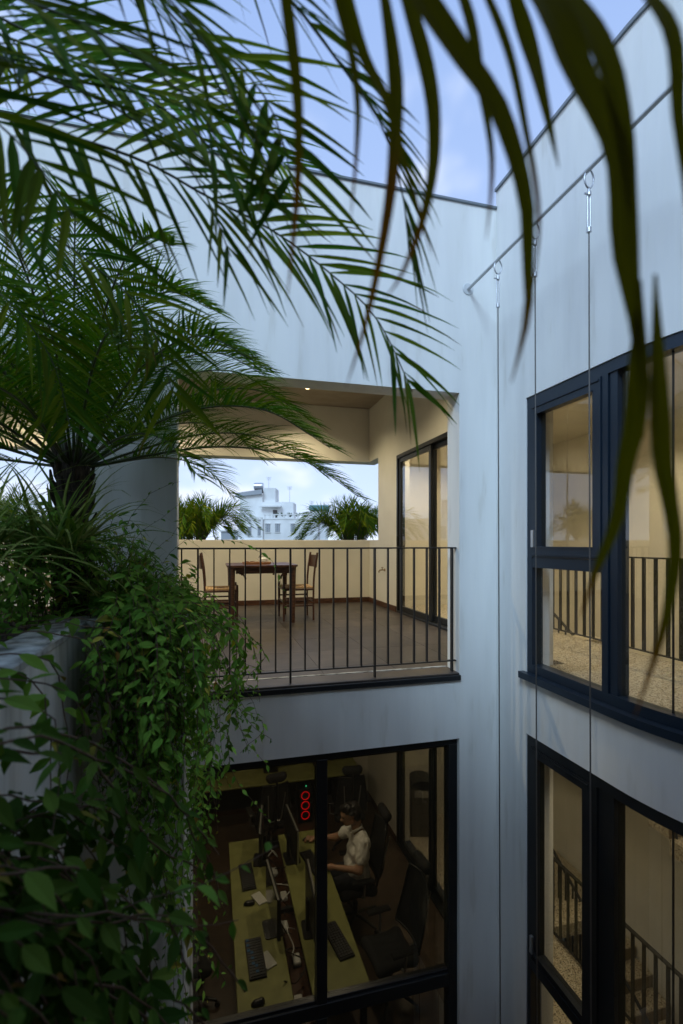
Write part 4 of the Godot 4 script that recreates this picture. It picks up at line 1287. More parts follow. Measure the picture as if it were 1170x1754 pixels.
func balustrade(t, u0, u1, v, z):
	put("coping", boxm(V(u0, v + 0.52, z - 0.15), V(u1, v + 0.64, z + 0.08)), M.far_white, t)
	put("plinth", boxm(V(u0, v, z - 0.12), V(u1, v + 0.12, z + 0.06)), M.far_white, t)
	var n := int((u1 - u0) / 0.55)
	for i in n + 1:
		var u: float = lerpf(u0 + 0.12, u1 - 0.12, float(i) / n)
		put("baluster", boxm(V(u - 0.12, v + 0.12, z - 0.1), V(u + 0.12, v + 0.52, z + 0.04)), M.far_white, t)
func outside():
	# white house: metres per picture pixel of the photograph at 60 m are 0.072; built about its own lower corner
	var h := house("white_house", "white house with balustraded roof terrace and shuttered windows", V(3.26, 1.03, -61.0), M.far_white)
	put("wall", boxm(V(0.0, -8.0, -7.0), V(9.5, 2.9, 0.0)), M.far_white, h)
	put("wall", boxm(V(-0.2, -8.0, -5.0), V(2.8, 2.5, 0.35)), M.far_white, h)
	balustrade(h, -0.2, 2.8, 2.5, 0.3)
	balustrade(h, 2.9, 9.5, 2.9, 0.0)
	for q in [[1.0, 1.40, 0.9, 1.95, 0.35], [2.2, 2.55, 0.9, 1.95, 0.35], [3.1, 3.65, 1.35, 2.35, 0.0], [4.3, 4.85, 1.35, 2.35, 0.0], [6.2, 6.75, 1.35, 2.35, 0.0], [1.0, 1.40, -1.9, -0.6, 0.35], [3.1, 3.65, -1.9, -0.6, 0.0], [4.3, 4.85, -1.9, -0.6, 0.0]]:
		far_window(h, q[0], q[1], q[2], q[3], q[4])
	put("cornice", boxm(V(-0.3, 0.25, 0.352), V(2.9, 0.42, 0.5)), M.far_white, h)
	var up := put("upper_storey", boxm(V(2.3, 2.9, -6.0), V(6.3, 5.2, -2.2)), M.far_white, h)
	put("ledge", boxm(V(2.0, 4.55, -2.2), V(4.8, 4.72, -1.4)), M.far_white, up)
	far_window(h, 3.7, 4.25, 3.2, 4.2, -2.2, false)
	put("upper_storey", boxm(V(-0.6, 2.6, -6.5), V(2.3, 6.2, -2.6)), M.far_white, h)
	put("upper_storey", boxm(V(2.31, 5.2, -6.3), V(3.9, 7.1, -3.0)), M.far_white, h)
	var rf := mb()
	for q in [[-1.1, 6.35, 2.3, 6.85]]:
		quad(rf, V(q[0], q[1], -6.8), V(q[2], q[3], -6.8), V(q[2], q[3], -2.2), V(q[0], q[1], -2.2), V(-0.15, 1, 0).normalized())
		quad(rf, V(q[0], q[1] - 0.45, -2.2), V(q[2], q[3] - 0.6, -2.2), V(q[2], q[3], -2.2), V(q[0], q[1], -2.2), V(0, 0, 1))
		quad(rf, V(q[0], q[1] - 0.45, -6.8), V(q[2], q[3] - 0.6, -6.8), V(q[2], q[3] - 0.6, -2.2), V(q[0], q[1] - 0.45, -2.2), Vector3.DOWN)
	put("roof", rf, M.far_grey, h)
	var tk := mb()
	lathe(tk, [Vector2(0.0, -0.6), Vector2(0.42, -0.6), Vector2(0.45, -0.4), Vector2(0.45, 0.4), Vector2(0.42, 0.6), Vector2(0.0, 0.6)], 14, Transform3D(Basis(V(0, 0, 1), PI / 2), V(1.7, 7.35, -3.4)))
	put("water_tank", tk, M.steel, h)
	put("tank_stand", boxm(V(1.2, 6.7, -3.7), V(2.2, 6.95, -3.1)), M.far_dark, h)
	for q in [[2.9, 8.6, -4.0], [5.6, 7.4, -4.4], [8.6, 5.4, -3.0]]:      # aerials on the roofs
		var ae := mb()
		tube(ae, [V(q[0], 2.9, q[2]), V(q[0], q[1], q[2])], 0.03, 0.02, 5)
		for k in 4: tube(ae, [V(q[0] - 0.35 + 0.04 * k, q[1] - 0.12 * k, q[2]), V(q[0] + 0.35 - 0.04 * k, q[1] - 0.12 * k, q[2])], 0.015, 0.015, 4)
		put("aerial", ae, M.far_grey, h)
	for i in 5:
		var pl := mb()
		for k in 26: blade(pl, bend(V(4.3 + 0.9 * i, 3.2, -0.4), V(rnd(-1, 1), rnd(0.6, 1.6), rnd(-1, 1)), rnd(0.3, 0.8), 1.4, 3), 0.12, V(0, 0.3, 1), 0.2, Color(0.03, 0.06, 0.02), Color.BLACK)
		put("pot_plant", pl, M.palm, h)

	var g := house("grey_house", "blue grey house partly behind the parapet palm", V(1.1, 1.03, -70.0), M.far_grey)
	put("wall", boxm(V(0.0, -8.0, -6.0), V(3.2, 1.6, 0.0)), M.far_grey, g)
	put("roof", boxm(V(-0.2, 1.6, -6.2), V(3.4, 1.8, 0.2)), M.far_white, g)
	far_window(g, 1.9, 2.6, -0.2, 1.0, 0.0)
	var t := house("teal_roofed_house", "pale house with a teal metal roof between the palms", V(14.7, 1.03, -74.7), M.far_white)
	put("wall", boxm(V(0.0, -8.0, -4.0), V(2.6, 5.0, 0.0)), M.far_white, t)
	put("roof", boxm(V(-0.2, 5.0, -4.2), V(2.9, 5.9, 0.3), 0.15), M.teal, t)
	far_window(t, 0.3, 0.9, 3.0, 4.2, 0.0)
	far_window(t, 1.5, 2.1, 3.0, 4.2, 0.0)
	var l := house("low_white_house", "low white house seen beyond the opening behind the palm trunk", V(-38.0, 1.03, -62.0), M.far_white)
	put("wall", boxm(V(0.0, -8.0, -8.0), V(17.0, 3.2, 0.0)), M.far_white, l)
	balustrade(l, 0.0, 17.0, 3.2, 0.0)
	for i in 5: far_window(l, 1.5 + 3.2 * i, 2.5 + 3.2 * i, 0.6, 2.2, 0.0)
	put("upper_storey", boxm(V(3.0, 3.2, -7.0), V(9.0, 6.4, -2.0)), M.far_white, l)
	for q in [["leafy_tree", "round leafy tree in front of the white house", V(6.9, -7.0, -38.0), 2.1, 9.2], ["leafy_tree", "round leafy tree beyond the open corner of the parapet", V(12.6, -7.0, -31.0), 2.6, 9.6], ["leafy_tree", "low leafy tree beyond the palm at the column", V(-1.5, -7.0, -40.0), 2.3, 8.6], ["leafy_tree", "leafy tree beyond the opening behind the palm trunk", V(-15.0, -7.0, -34.0), 2.6, 8.6]]:
		tree(q[0], q[1], q[2], q[3], q[4])
	# planter outside the parapet with two areca clumps, lit from the terrace
	var b := thing("outer_planter", "narrow white planter along the outside of the parapet", "planter")
	put("planter_wall", boxm(V(-4.2, -0.30, -9.2), V(3.0, 0.70, -8.44), 0.01), M.stucco, b)
	put("soil", boxm(V(-4.1, 0.70, -9.1), V(2.9, 0.72, -8.54)), M.soil, b)
	areca("areca palm clump beyond the parapet, left of the white house", V(-0.36, 0.72, -8.85), 1.4, 64)
	areca("areca palm clump beyond the parapet by the open corner", V(2.58, 0.72, -8.85), 1.42, 66)
	areca("areca palm clump beyond the opening at the palm trunk", V(-3.3, 0.72, -8.85), 1.5, 26)

func tree(called, label, at: Vector3, r: float, h: float):
	var t := thing(called, label, "tree", at)
	var st := mb()
	tube(st, [V(0, 0, 0), V(0.1, h * 0.4, 0.05), V(0.0, h * 0.75, 0)], 0.22, 0.1, 8)
	for k in 6:
		var a := TAU * k / 6
		tube(st, [V(0.05, h * 0.55, 0), V(cos(a) * r * 0.35, h * 0.7, sin(a) * r * 0.35), V(cos(a) * r * 0.7, h * 0.82, sin(a) * r * 0.7)], 0.08, 0.03, 5)
	put("trunk", st, M.bark, t)
	var c := mb()
	var lumps := []
	for k in 16: lumps.append(V(rnd(-1, 1) * r * 0.75, h - r * rnd(0.5, 1.3), rnd(-1, 1) * r * 0.75))
	for k in 3200:
		var q: Vector3 = lumps[k % 16]
		var d := V(rnd(-1, 1), rnd(-1, 1), rnd(-1, 1)).normalized() * r * 0.42 * pow(rng.randf(), 0.4)
		var up := (d.normalized() + V(rnd(-1, 1), rnd(0, 1.4), rnd(-1, 1))).normalized()
		var x := up.cross(V(rnd(-1, 1), rnd(-1, 1), rnd(-1, 1))).normalized()
		var s := rnd(0.14, 0.30)
		ovate(c, Transform3D(Basis(x * s, up * s, x.cross(up) * s), q + d * V(1, 0.75, 1)), shade(Color(0.04, 0.10, 0.03).lerp(Color(0.09, 0.16, 0.05), rng.randf()), rnd(0.7, 1.3)))
	put("crown", c, M.leaf, t, "stuff")

func areca(label, at: Vector3, size: float, n: int):
	var p := begin_palm("areca_palm", label, at, 120)
	var st := mb()
	for k in 7:
		var a := TAU * k / 7
		tube(st, [V(cos(a) * 0.10, 0, sin(a) * 0.07), V(cos(a) * 0.16, 0.25, sin(a) * 0.10), V(cos(a) * 0.2, 0.5, sin(a) * 0.12)], 0.022, 0.015, 6)
	put("stem", st, M.stalk, p)
	for i in n:
		var a := TAU * (i * 0.618)
		var lean := rnd(0.05, 1.0)
		var l := size * rnd(0.55, 1.08)
		var d := V(cos(a) * lean, 0, sin(a) * lean * 0.5)
		var b := V(cos(a) * 0.15, 0.2, sin(a) * 0.08)
		frond(p, [b, b + d * l * 0.25 + V(0, l * 0.33, 0), b + d * l * 0.6 + V(0, l * (0.62 - 0.15 * lean), 0), b + d * l * 0.95 + V(0, l * (0.66 - 0.55 * lean), 0)], {"length": 0.30, "spacing": 0.030, "width": 0.019, "t0": 0.22, "droop": 1.6, "lift": 0.45, "a0": 50.0, "tone": 1.9, "thick": 0.008, "dry": 0.1})
	end_palm(p)

func hanging_wires():
	var p := thing("wire_rail", "white steel pipe along the glazed wall that carries the wires", "pipe")
	var st := mb()
	tube(st, [V(1.945, 3.03, FACE + 0.004), V(1.945, 3.03, -0.9)], 0.013, 0.013, 14)
	put("pipe", st, M.white_plastic if false else M.rail_paint, p)
	st = mb()
	lathe(st, [Vector2(0.0, 0.005), Vector2(0.042, 0.005), Vector2(0.048, 0.0)], 20, Transform3D(Basis(V(1, 0, 0), PI / 2), V(1.945, 3.03, FACE + 0.001)))
	put("flange", st, M.rail_paint, p)
	var q := [[-3.04, 0.035, "thin steel wire nearest the terrace wall, hung from the pipe"], [-2.63, 0.03, "thin steel wire hung from the pipe, second from the terrace wall"], [-2.18, 0.03, "thin steel wire hung from the pipe, third from the terrace wall"]]
	for w in q:
		var t := thing("hanging_wire", w[2], "wire", V(1.945, 3.017, w[0]), 0, "wires hung from the pipe")
		st = mb()
		tube(st, crom([V(0.012, 0.008, 0), V(0.03, -0.03, 0), V(0.02, -0.075, 0), V(0.0, -0.09, 0), V(-0.02, -0.075, 0), V(-0.03, -0.04, 0), V(-0.022, -0.015, 0)], 20), 0.005, 0.005, 6)
		put("hook", st, M.steel, t)
		st = mb()
		lathe(st, [Vector2(0.0, -0.09), Vector2(0.007, -0.095), Vector2(0.012, -0.115), Vector2(0.012, -0.128), Vector2(0.006, -0.135), Vector2(0.0, -0.136)], 10)
		put("eye_nut", st, M.steel, t)
		st = mb()
		tube(st, [V(-0.03, -0.122, 0), V(0.012, -0.122, 0)], 0.005, 0.005, 6)
		put("cross_pin", st, M.steel, t)
		for x in [-0.009, 0.009]:
			st = mb()
			tube(st, [V(x, -0.135, 0), V(x, -0.30, 0)], 0.005, 0.005, 6)
			put("turnbuckle", st, M.steel, t)
		st = mb()
		lathe(st, [Vector2(0.0, -0.295), Vector2(0.013, -0.30), Vector2(0.013, -0.325), Vector2(0.0, -0.33)], 10)
		put("ferrule", st, M.steel, t)
		st = mb()
		tube(st, [V(0, -0.32, 0), V(w[1] * 0.3, -3.2, 0), V(w[1], -9.9, 0)], 0.0045, 0.0045, 6)
		put("strand", st, M.wire, t)

# ---------------------------------------------------------------- plants
func planter_and_plants():
	var eye := V(0, 1.03, 0)
	var p := thing("planter", "weathered white planter wall overgrown with trailing vines", "planter")
	var st := mb()
	box(st, V(-0.70, -7.0, -2.43), V(-0.56, 0.648, 1.2))
	box(st, V(-0.56, -7.0, -2.57), V(-0.13, 0.648, -2.43))
	box(st, V(-0.27, -7.0, FACE + 0.002), V(-0.13, 0.648, -2.57))
	put("planter_wall", st, M.planter, p)
	st = mb()
	box(st, V(-0.72, 0.65, -2.41), V(-0.548, 0.678, 1.2), 0.004)
	box(st, V(-0.72, 0.65, -2.59), V(-0.118, 0.678, -2.412), 0.004)
	box(st, V(-0.29, 0.65, FACE + 0.002), V(-0.118, 0.678, -2.592), 0.004)
	put("coping", st, M.coping, p)
	st = mb()
	box(st, V(-4.38, 0.3, FACE + 0.003), V(-0.71, 0.60, 1.2))
	box(st, V(-0.71, 0.3, FACE + 0.003), V(-0.28, 0.60, -2.58))
	put("soil", st, M.soil, p)

	# palm whose crown shows, standing in the planter
	var c := V(-0.73, 1.44, -2.92)
	var a := begin_palm("date_palm", "short palm with dark shaggy trunk rising from the planter", V(0, 0, 0))
	st = mb()
	tube(st, [V(-0.75, 0.55, -2.95), V(-0.74, 1.0, -2.93), c + V(0, -0.05, 0), c + V(0, 0.08, 0)], 0.075, 0.085, 12)
	put("trunk", st, M.bark, a)
	for i in 60:
		var an := i * 2.4
		var y := 0.75 + 0.013 * i
		var o := V(cos(an) * 0.078, 0, sin(an) * 0.078)
		st = mb()
		tube(st, [V(-0.74, y, -2.93) + o * 0.8, V(-0.74, y + 0.05, -2.93) + o * 1.25, V(-0.74, y + 0.11, -2.93) + o * rnd(1.3, 1.75)], 0.02, 0.006, 5)
		put("leaf_base", st, M.bark, a)
	for i in 52:
		var an := i * 2.39996 + 0.4
		var el := lerpf(1.4, 0.10, pow(i / 51.0, 0.9))
		var l := rnd(1.25, 1.6)
		var d := V(cos(an) * cos(el), sin(el), sin(an) * cos(el))
		var fl := V(cos(an), 0, sin(an))
		var b := c + fl * 0.05
		var m := b + d * l * 0.45
		var e := m + (d * 0.7 + fl * 0.35 + V(0, -0.25, 0)).normalized() * l * 0.32
		var z := e + (d * 0.3 + fl * 0.6 + V(0, -0.6, 0)).normalized() * l * 0.27
		if z.z < FACE + 0.05 and z.y > 2.2 or z.z < FACE - 0.5: continue
		frond(a, [b, m, e, z], {"length": 0.30, "spacing": 0.017, "width": 0.0105, "t0": 0.16, "droop": 3.0, "lift": 0.28, "a0": 58.0, "a1": 22.0, "tone": 1.8, "thick": 0.009, "dry": 0.12})
	end_palm(a)

	# tall palm just outside the frame whose fronds hang across the view
	var k := V(-1.25, 1.95, -1.25)
	var f := begin_palm("overhanging_palm", "dark palm fronds hanging across the upper part of the view", V(0, 0, 0))
	st = mb()
	tube(st, [V(-1.32, 0.55, -1.15), V(-1.3, 1.2, -1.2), k], 0.085, 0.075, 12)
	put("trunk", st, M.bark, f)
	var op := {"length": 0.36, "spacing": 0.040, "width": 0.018, "t0": 0.2, "droop": 1.5, "lift": 0.10, "a0": 58.0, "a1": 38.0, "taper": 0.35, "tone": 1.6, "dry": 0.55, "thick": 0.006, "roll": 62.0}
	frond(f, [k, V(-0.80, 2.10, -1.35), V(-0.49, 2.04, -1.32), V(-0.19, 1.98, -1.29), V(-0.01, 1.92, -1.30), V(0.15, 1.87, -1.31), V(0.30, 1.77, -1.29), V(0.44, 1.65, -1.28), V(0.55, 1.46, -1.29)], with_roll(op, 64, 0.42))
	frond(f, [k, V(-0.85, 2.01, -1.57), V(-0.59, 1.96, -1.60), V(-0.44, 1.93, -1.62), V(-0.34, 1.87, -1.64), V(-0.26, 1.81, -1.64), V(-0.18, 1.70, -1.65), V(-0.12, 1.49, -1.63)], with_roll(op, 58))
	frond(f, [k, V(-0.68, 2.08, -1.16), V(-0.49, 2.05, -1.16), V(-0.31, 1.98, -1.12), V(-0.18, 1.95, -1.13), V(-0.04, 1.86, -1.15), V(0.04, 1.69, -1.15)], with_roll(op, 40))
	frond(f, [k, V(-0.80, 2.06, -1.0), V(-0.49, 1.97, -0.91), V(-0.34, 1.94, -0.92), V(-0.21, 1.90, -0.90), V(-0.10, 1.86, -0.91), V(-0.01, 1.78, -0.90), V(0.04, 1.68, -0.92)], with_roll(op, 50))
	frond(f, [k, V(-1.0, 2.4, -1.35), V(-0.70, 2.45, -1.53), V(-0.45, 2.39, -1.51), V(-0.20, 2.34, -1.50), V(0.02, 2.26, -1.44), V(0.23, 2.14, -1.44)], with_roll(op, 70))
	frond(f, [k, V(-1.16, 2.05, -1.6), V(-0.86, 1.97, -1.88), V(-0.66, 1.84, -1.88), V(-0.54, 1.66, -1.90), V(-0.48, 1.42, -1.89)], with_roll(op, 48))
	frond(f, [k, V(-0.9, 2.35, -1.1), V(-0.5, 2.36, -1.02), V(-0.30, 2.25, -1.01), V(-0.16, 2.16, -1.02), V(-0.05, 2.08, -1.05), V(0.05, 2.01, -1.02), V(0.12, 1.91, -1.00), V(0.16, 1.76, -0.99)], with_roll(op, 66))
	frond(f, [k, V(-0.75, 2.2, -0.95), V(-0.42, 2.16, -0.92), V(-0.2, 2.06, -0.9), V(-0.04, 1.93, -0.88), V(0.05, 1.78, -0.88)], with_roll(op, 25))
	for q in [[V(-0.9, 2.0, -1.1), V(-0.55, 1.9, -1.05), V(-0.36, 1.78, -1.02), V(-0.24, 1.62, -1.0)], [V(-0.9, 2.2, -1.2), V(-0.55, 2.2, -1.22), V(-0.28, 2.12, -1.22), V(-0.05, 2.02, -1.22), V(0.12, 1.84, -1.2)]]:
		frond(f, [k] + q, with_roll(op, 55))
	end_palm(f)

	# palm beside the camera: its nearest leaflets hang close before the lens
	var n := begin_palm("near_palm", "palm with broad blurred leaflets hanging close before the glazed wall", V(0, 0, 0))
	var kk := V(-0.80, 2.35, 0.15)
	st = mb()
	tube(st, [V(-0.95, 0.55, 0.2), V(-0.9, 1.4, 0.18), kk], 0.08, 0.07, 12)
	put("trunk", st, M.bark, n)
	frond(n, [kk, V(-0.35, 2.40, -0.55), V(0.02, 2.14, -0.88), V(0.14, 2.03, -0.89), V(0.23, 1.95, -0.90), V(0.32, 1.86, -0.91), V(0.37, 1.74, -0.92), V(0.39, 1.61, -0.93)], {"length": 0.28, "spacing": 0.042, "width": 0.016, "t0": 0.3, "droop": 2.6, "lift": 0.15, "taper": 0.35, "roll": 40.0, "tone": 1.1, "dry": 0.5, "thick": 0.005})
	st = mb()
	tube(st, crom([kk, V(-0.45, 2.2, -0.25), V(-0.1, 1.85, -0.45), V(0.12, 1.68, -0.46), V(0.27, 1.60, -0.40), V(0.36, 1.50, -0.32), V(0.40, 1.35, -0.27)], 40), 0.008, 0.003, 6)
	var fr := put("frond", st, M.stalk, n)
	for q in [
		[[V(0.12, 1.66, -0.45), V(0.17, 1.54, -0.41), V(0.22, 1.47, -0.40), V(0.25, 1.42, -0.39), V(0.27, 1.34, -0.38), V(0.28, 1.29, -0.39), V(0.28, 1.24, -0.39), V(0.27, 1.18, -0.40)], 0.026, 0.8],
		[[V(0.25, 1.61, -0.41), V(0.27, 1.48, -0.35), V(0.29, 1.42, -0.34), V(0.32, 1.35, -0.33), V(0.325, 1.27, -0.33), V(0.34, 1.21, -0.33), V(0.36, 1.12, -0.34)], 0.030, 0.9],
		[[V(0.28, 1.58, -0.39), V(0.31, 1.45, -0.34), V(0.325, 1.38, -0.33), V(0.335, 1.31, -0.33), V(0.345, 1.22, -0.33)], 0.025, 2.0],
		[[V(0.33, 1.54, -0.35), V(0.34, 1.43, -0.30), V(0.35, 1.36, -0.30), V(0.36, 1.30, -0.30), V(0.37, 1.22, -0.30)], 0.016, 2.0],
		[[V(0.15, 1.66, -0.46), V(0.18, 1.52, -0.47), V(0.18, 1.43, -0.47), V(0.17, 1.35, -0.47), V(0.16, 1.27, -0.50), V(0.14, 1.20, -0.51)], 0.016, 0.45],
		[[V(0.16, 1.66, -0.46), V(0.21, 1.52, -0.46), V(0.22, 1.44, -0.46), V(0.21, 1.37, -0.46), V(0.19, 1.31, -0.47), V(0.17, 1.28, -0.47)], 0.018, 0.7],
		[[V(0.345, 1.25, -0.33), V(0.34, 1.14, -0.33), V(0.34, 1.10, -0.34), V(0.34, 1.05, -0.35), V(0.335, 1.00, -0.37), V(0.33, 0.96, -0.38)], 0.020, 0.8],
		[[V(0.35, 1.25, -0.32), V(0.355, 1.11, -0.32), V(0.365, 1.06, -0.32), V(0.37, 1.02, -0.32), V(0.37, 0.96, -0.33), V(0.35, 0.88, -0.34)], 0.018, 0.75],
		[[V(0.10, 1.70, -0.47), V(0.16, 1.60, -0.53), V(0.19, 1.53, -0.52), V(0.21, 1.45, -0.51), V(0.24, 1.36, -0.51)], 0.014, 0.8],
		[[V(0.20, 1.63, -0.43), V(0.235, 1.54, -0.42), V(0.25, 1.47, -0.42), V(0.262, 1.40, -0.42), V(0.262, 1.33, -0.43)], 0.012, 0.7],
		[[V(0.22, 1.62, -0.42), V(0.262, 1.50, -0.40), V(0.285, 1.42, -0.40), V(0.30, 1.34, -0.40), V(0.30, 1.27, -0.41)], 0.010, 0.6],
		[[V(0.08, 1.70, -0.48), V(0.13, 1.60, -0.50), V(0.15, 1.5, -0.50), V(0.145, 1.38, -0.51)], 0.011, 0.7],
		[[V(0.05, 1.72, -0.48), V(0.075, 1.62, -0.52), V(0.09, 1.52, -0.53), V(0.09, 1.42, -0.53), V(0.08, 1.30, -0.54)], 0.014, 0.6],
		[[V(0.36, 1.52, -0.31), V(0.375, 1.42, -0.28), V(0.38, 1.33, -0.28), V(0.385, 1.2, -0.29)], 0.012, 0.6],
		[[V(0.26, 1.60, -0.41), V(0.30, 1.53, -0.42), V(0.31, 1.47, -0.41), V(0.33, 1.40, -0.41)], 0.020, 2.0]]:
		st = mb()
		blade(st, crom(q[0], 22), q[1], V(-0.25, 0.1, 1.0).normalized(), 0.25, Color(0.13, 0.125, 0.010), Color(0.22, 0.09, 0.015), q[2], 0.35)
		put("leaflet", st, M.near, fr)
	end_palm(n)
	vines(eye)

func with_roll(o: Dictionary, deg: float, len := 0.36) -> Dictionary:
	var c := o.duplicate()
	c.roll = deg
	c.length = len
	return c

func vines(eye: Vector3):
	# strap leaved plant round the palm's foot
	for q in [["strap_plant", "yellow green strap leaved plant at the palm's foot", V(-0.66, 0.98, -2.42), 110, 0.62], ["strap_plant", "green strap leaved plant behind the coping, left of the palm", V(-0.92, 0.95, -2.2), 80, 0.6], ["strap_plant", "small strap leaved tuft near the planter corner", V(-0.45, 0.72, -2.6), 60, 0.42]]:
		var t := thing(q[0], q[1], "plant", q[2])
		for i in q[3]:
			var a := rnd(0, TAU)
			var el := rnd(0.2, 1.3)
			var st := mb()
			var c := Color(0.08, 0.16, 0.03).lerp(Color(0.32, 0.34, 0.11), pow(rng.randf(), 1.6))
			blade(st, bend(V(rnd(-.08, .08), 0, rnd(-.08, .08)), V(cos(a) * cos(el), sin(el), sin(a) * cos(el)), q[4] * rnd(0.6, 1.1), 3.0, 8), 0.017, Vector3.UP + V(0, 0, 0.4), 0.3, c, Color(0.2, 0.15, 0.05), 0.93, 0.3)
			put("leaf", st, M.palm, t)

	# vines over the planter's front and end
	for key in ["trail", "near", "top"]: stems[key] = {"st": mb(), "leaves": []}
	for i in 175:
		var x := rnd(-0.46, -0.16)
		var z := -2.43 + rnd(-0.12, 0.03)
		if i % 3 == 0:
			x = -0.13 + rnd(-0.04, 0.02)
			z = rnd(-3.3, -2.45)
		var out := V(rnd(-0.06, 0.14), 0, rnd(0.04, 0.30)) if i % 3 else V(pow(rng.randf(), 1.8) * 0.30 - 0.05, 0, rnd(-0.06, 0.14))
		var l := rnd(0.1, 0.75) if x < -0.34 else rnd(0.15, 0.8) + pow(rng.randf(), 1.8) * 1.25
		l *= clampf(1.25 - 3.2 * maxf(out.x, 0.0), 0.22, 1.0)
		var s := V(x - rnd(0, 0.2), 0.70 + rnd(0, 0.06), z - rnd(0.05, 0.4))
		var b := V(x, (0.70 + rnd(0, 0.10)) if x < -0.28 else 0.64 + rnd(0, 0.08), z) + out * 0.5
		var e := b + out * rnd(0.5, 1.0) + V(0, -rnd(0.08, 0.24), 0)
		vine_stem("trail", [s, b, e, e + V(rnd(-.07, .08), -l * 0.4, rnd(-.06, .07)), e + V(rnd(-.08, .10), -l * 0.72, rnd(-.06, .08)), e + V(rnd(-.06, .17), -l, rnd(-.06, .08))], rnd(0.036, 0.075), rnd(0.026, 0.040), rnd(1.0, 1.5), 0.0022, 1.2)
	for i in 320:      # mound on top, higher towards the palm
		var s := V(rnd(-1.4, -0.26), 0.62, rnd(-3.35, -2.5))
		if i % 3 == 0: s = V(rnd(-1.4, -0.72), 0.62, rnd(-2.5, -1.3))
		var rise := clampf((-s.x - 0.12) / 0.5, 0.0, 1.0) * (0.5 if s.z < -2.5 else 0.28) * rnd(0.5, 1.0)
		var d := V(rnd(-0.1, 0.20), 0, rnd(-0.05, 0.35))
		vine_stem("top", [s, s + V(0, rnd(0.04, 0.1) + rise * 0.6, 0) + d * 0.2, s + d * 0.7 + V(0, rnd(0.06, 0.12) + rise, 0), s + d * 1.2 + V(0, rnd(-0.05, 0.1) + rise * 0.9, 0)], rnd(0.036, 0.072), 0.030, rnd(0.9, 1.4), 0.0022, 1.2)
	# thin runners that reach up and out
	for q in [[V(-0.55, 0.75, -2.8), V(-0.42, 1.15, -2.75), V(-0.30, 1.30, -2.75), V(-0.17, 1.36, -2.75)], [V(-0.5, 0.85, -2.8), V(-0.40, 1.05, -2.8), V(-0.28, 1.16, -2.8), V(-0.18, 1.24, -2.8)], [V(-0.45, 0.8, -2.7), V(-0.30, 0.98, -2.7), V(-0.2, 1.08, -2.7), V(-0.14, 1.22, -2.72)],
		[V(-0.35, 0.8, -2.9), V(-0.15, 1.05, -2.95), V(0.15, 1.03, -2.95), V(0.33, 0.93, -2.95), V(0.41, 0.76, -2.95), V(0.42, 0.62, -2.95)], [V(-0.3, 0.7, -2.6), V(0.05, 0.72, -2.6), V(0.18, 0.55, -2.6), V(0.22, 0.40, -2.58)], [V(-0.2, 0.5, -2.5), V(0.06, 0.42, -2.5), V(0.2, 0.22, -2.48), V(0.25, 0.06, -2.47)]]:
		vine_stem("top", q, 0.05, 0.045, 1.15, 0.0016)
	# vines close to the camera, over the planter's long side
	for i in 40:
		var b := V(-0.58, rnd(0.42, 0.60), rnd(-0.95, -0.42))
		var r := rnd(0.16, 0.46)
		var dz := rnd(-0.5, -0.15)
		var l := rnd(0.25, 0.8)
		vine_stem("near", [b + V(-0.2, 0.03, 0.1), b + V(r * 0.4, rnd(-0.06, 0.03), dz * 0.4), b + V(r * 0.8, -rnd(0.08, 0.22), dz * 0.8), b + V(r, -0.2 - l * 0.5, dz + rnd(-.06, .06)), b + V(r + rnd(-.05, .10), -0.2 - l, dz + rnd(-.1, .1))], rnd(0.05, 0.085), 0.034, 0.5, 0.003, 1.1)
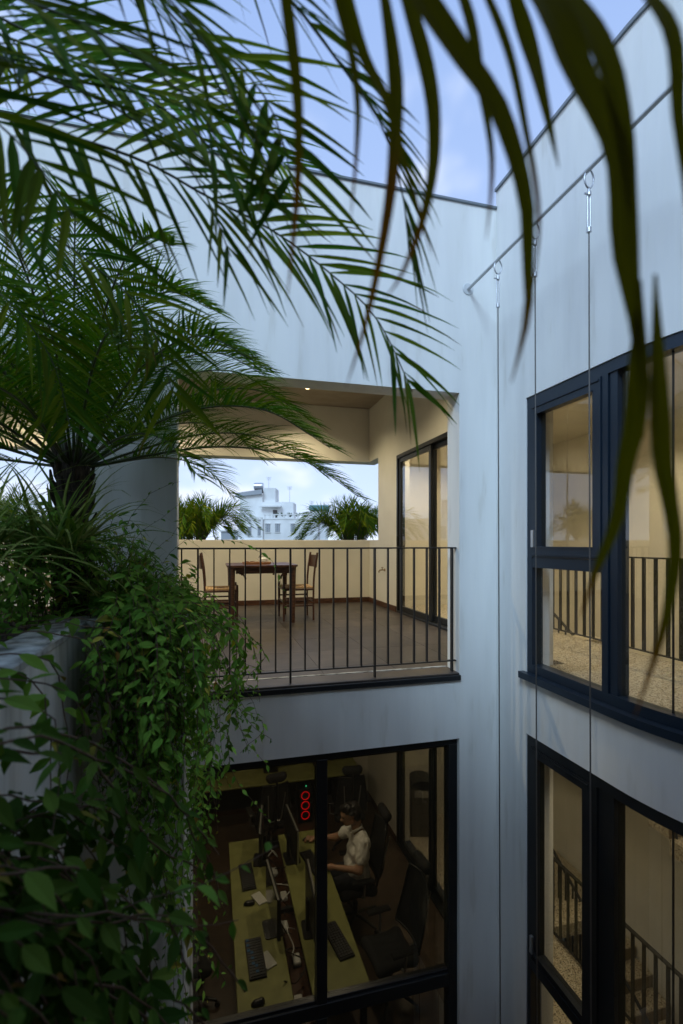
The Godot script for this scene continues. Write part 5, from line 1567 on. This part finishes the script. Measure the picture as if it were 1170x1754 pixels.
	for i in 40:      # lower growth from the wall's foot of the view
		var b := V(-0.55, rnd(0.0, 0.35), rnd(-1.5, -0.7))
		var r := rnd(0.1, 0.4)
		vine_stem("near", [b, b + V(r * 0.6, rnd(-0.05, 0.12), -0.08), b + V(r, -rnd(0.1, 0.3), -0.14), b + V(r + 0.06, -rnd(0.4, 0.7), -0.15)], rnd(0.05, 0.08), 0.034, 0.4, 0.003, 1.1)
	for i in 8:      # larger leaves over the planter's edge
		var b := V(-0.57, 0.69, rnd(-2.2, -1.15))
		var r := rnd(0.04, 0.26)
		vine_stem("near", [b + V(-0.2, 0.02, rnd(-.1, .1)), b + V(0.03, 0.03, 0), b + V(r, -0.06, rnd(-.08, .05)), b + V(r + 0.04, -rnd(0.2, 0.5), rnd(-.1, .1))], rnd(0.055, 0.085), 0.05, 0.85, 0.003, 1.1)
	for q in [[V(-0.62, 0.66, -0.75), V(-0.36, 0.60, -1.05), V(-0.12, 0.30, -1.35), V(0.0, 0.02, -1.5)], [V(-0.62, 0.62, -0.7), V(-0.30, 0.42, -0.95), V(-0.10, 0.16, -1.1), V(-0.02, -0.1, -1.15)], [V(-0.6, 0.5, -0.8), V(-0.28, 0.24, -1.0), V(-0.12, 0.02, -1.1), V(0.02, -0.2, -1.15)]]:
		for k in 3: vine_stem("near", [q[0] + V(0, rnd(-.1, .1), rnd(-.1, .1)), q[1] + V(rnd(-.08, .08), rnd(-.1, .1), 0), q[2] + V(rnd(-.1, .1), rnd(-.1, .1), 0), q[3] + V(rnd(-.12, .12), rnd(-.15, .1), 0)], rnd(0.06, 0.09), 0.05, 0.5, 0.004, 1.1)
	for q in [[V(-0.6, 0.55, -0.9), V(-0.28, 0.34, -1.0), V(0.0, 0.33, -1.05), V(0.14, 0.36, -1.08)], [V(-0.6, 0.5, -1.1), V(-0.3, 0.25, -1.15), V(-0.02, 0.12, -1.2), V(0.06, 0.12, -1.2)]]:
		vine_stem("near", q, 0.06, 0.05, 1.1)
	end_vine("trail", thing("trailing_vine", "dense green vine cascading over the planter's front", "vine"), eye)
	end_vine("top", thing("creeper", "leafy creeper mounded on the planter with thin runners reaching out", "vine"), eye)
	end_vine("near", thing("shaded_vine", "dark large leaved vine hanging close on the planter's long side", "vine"), eye)
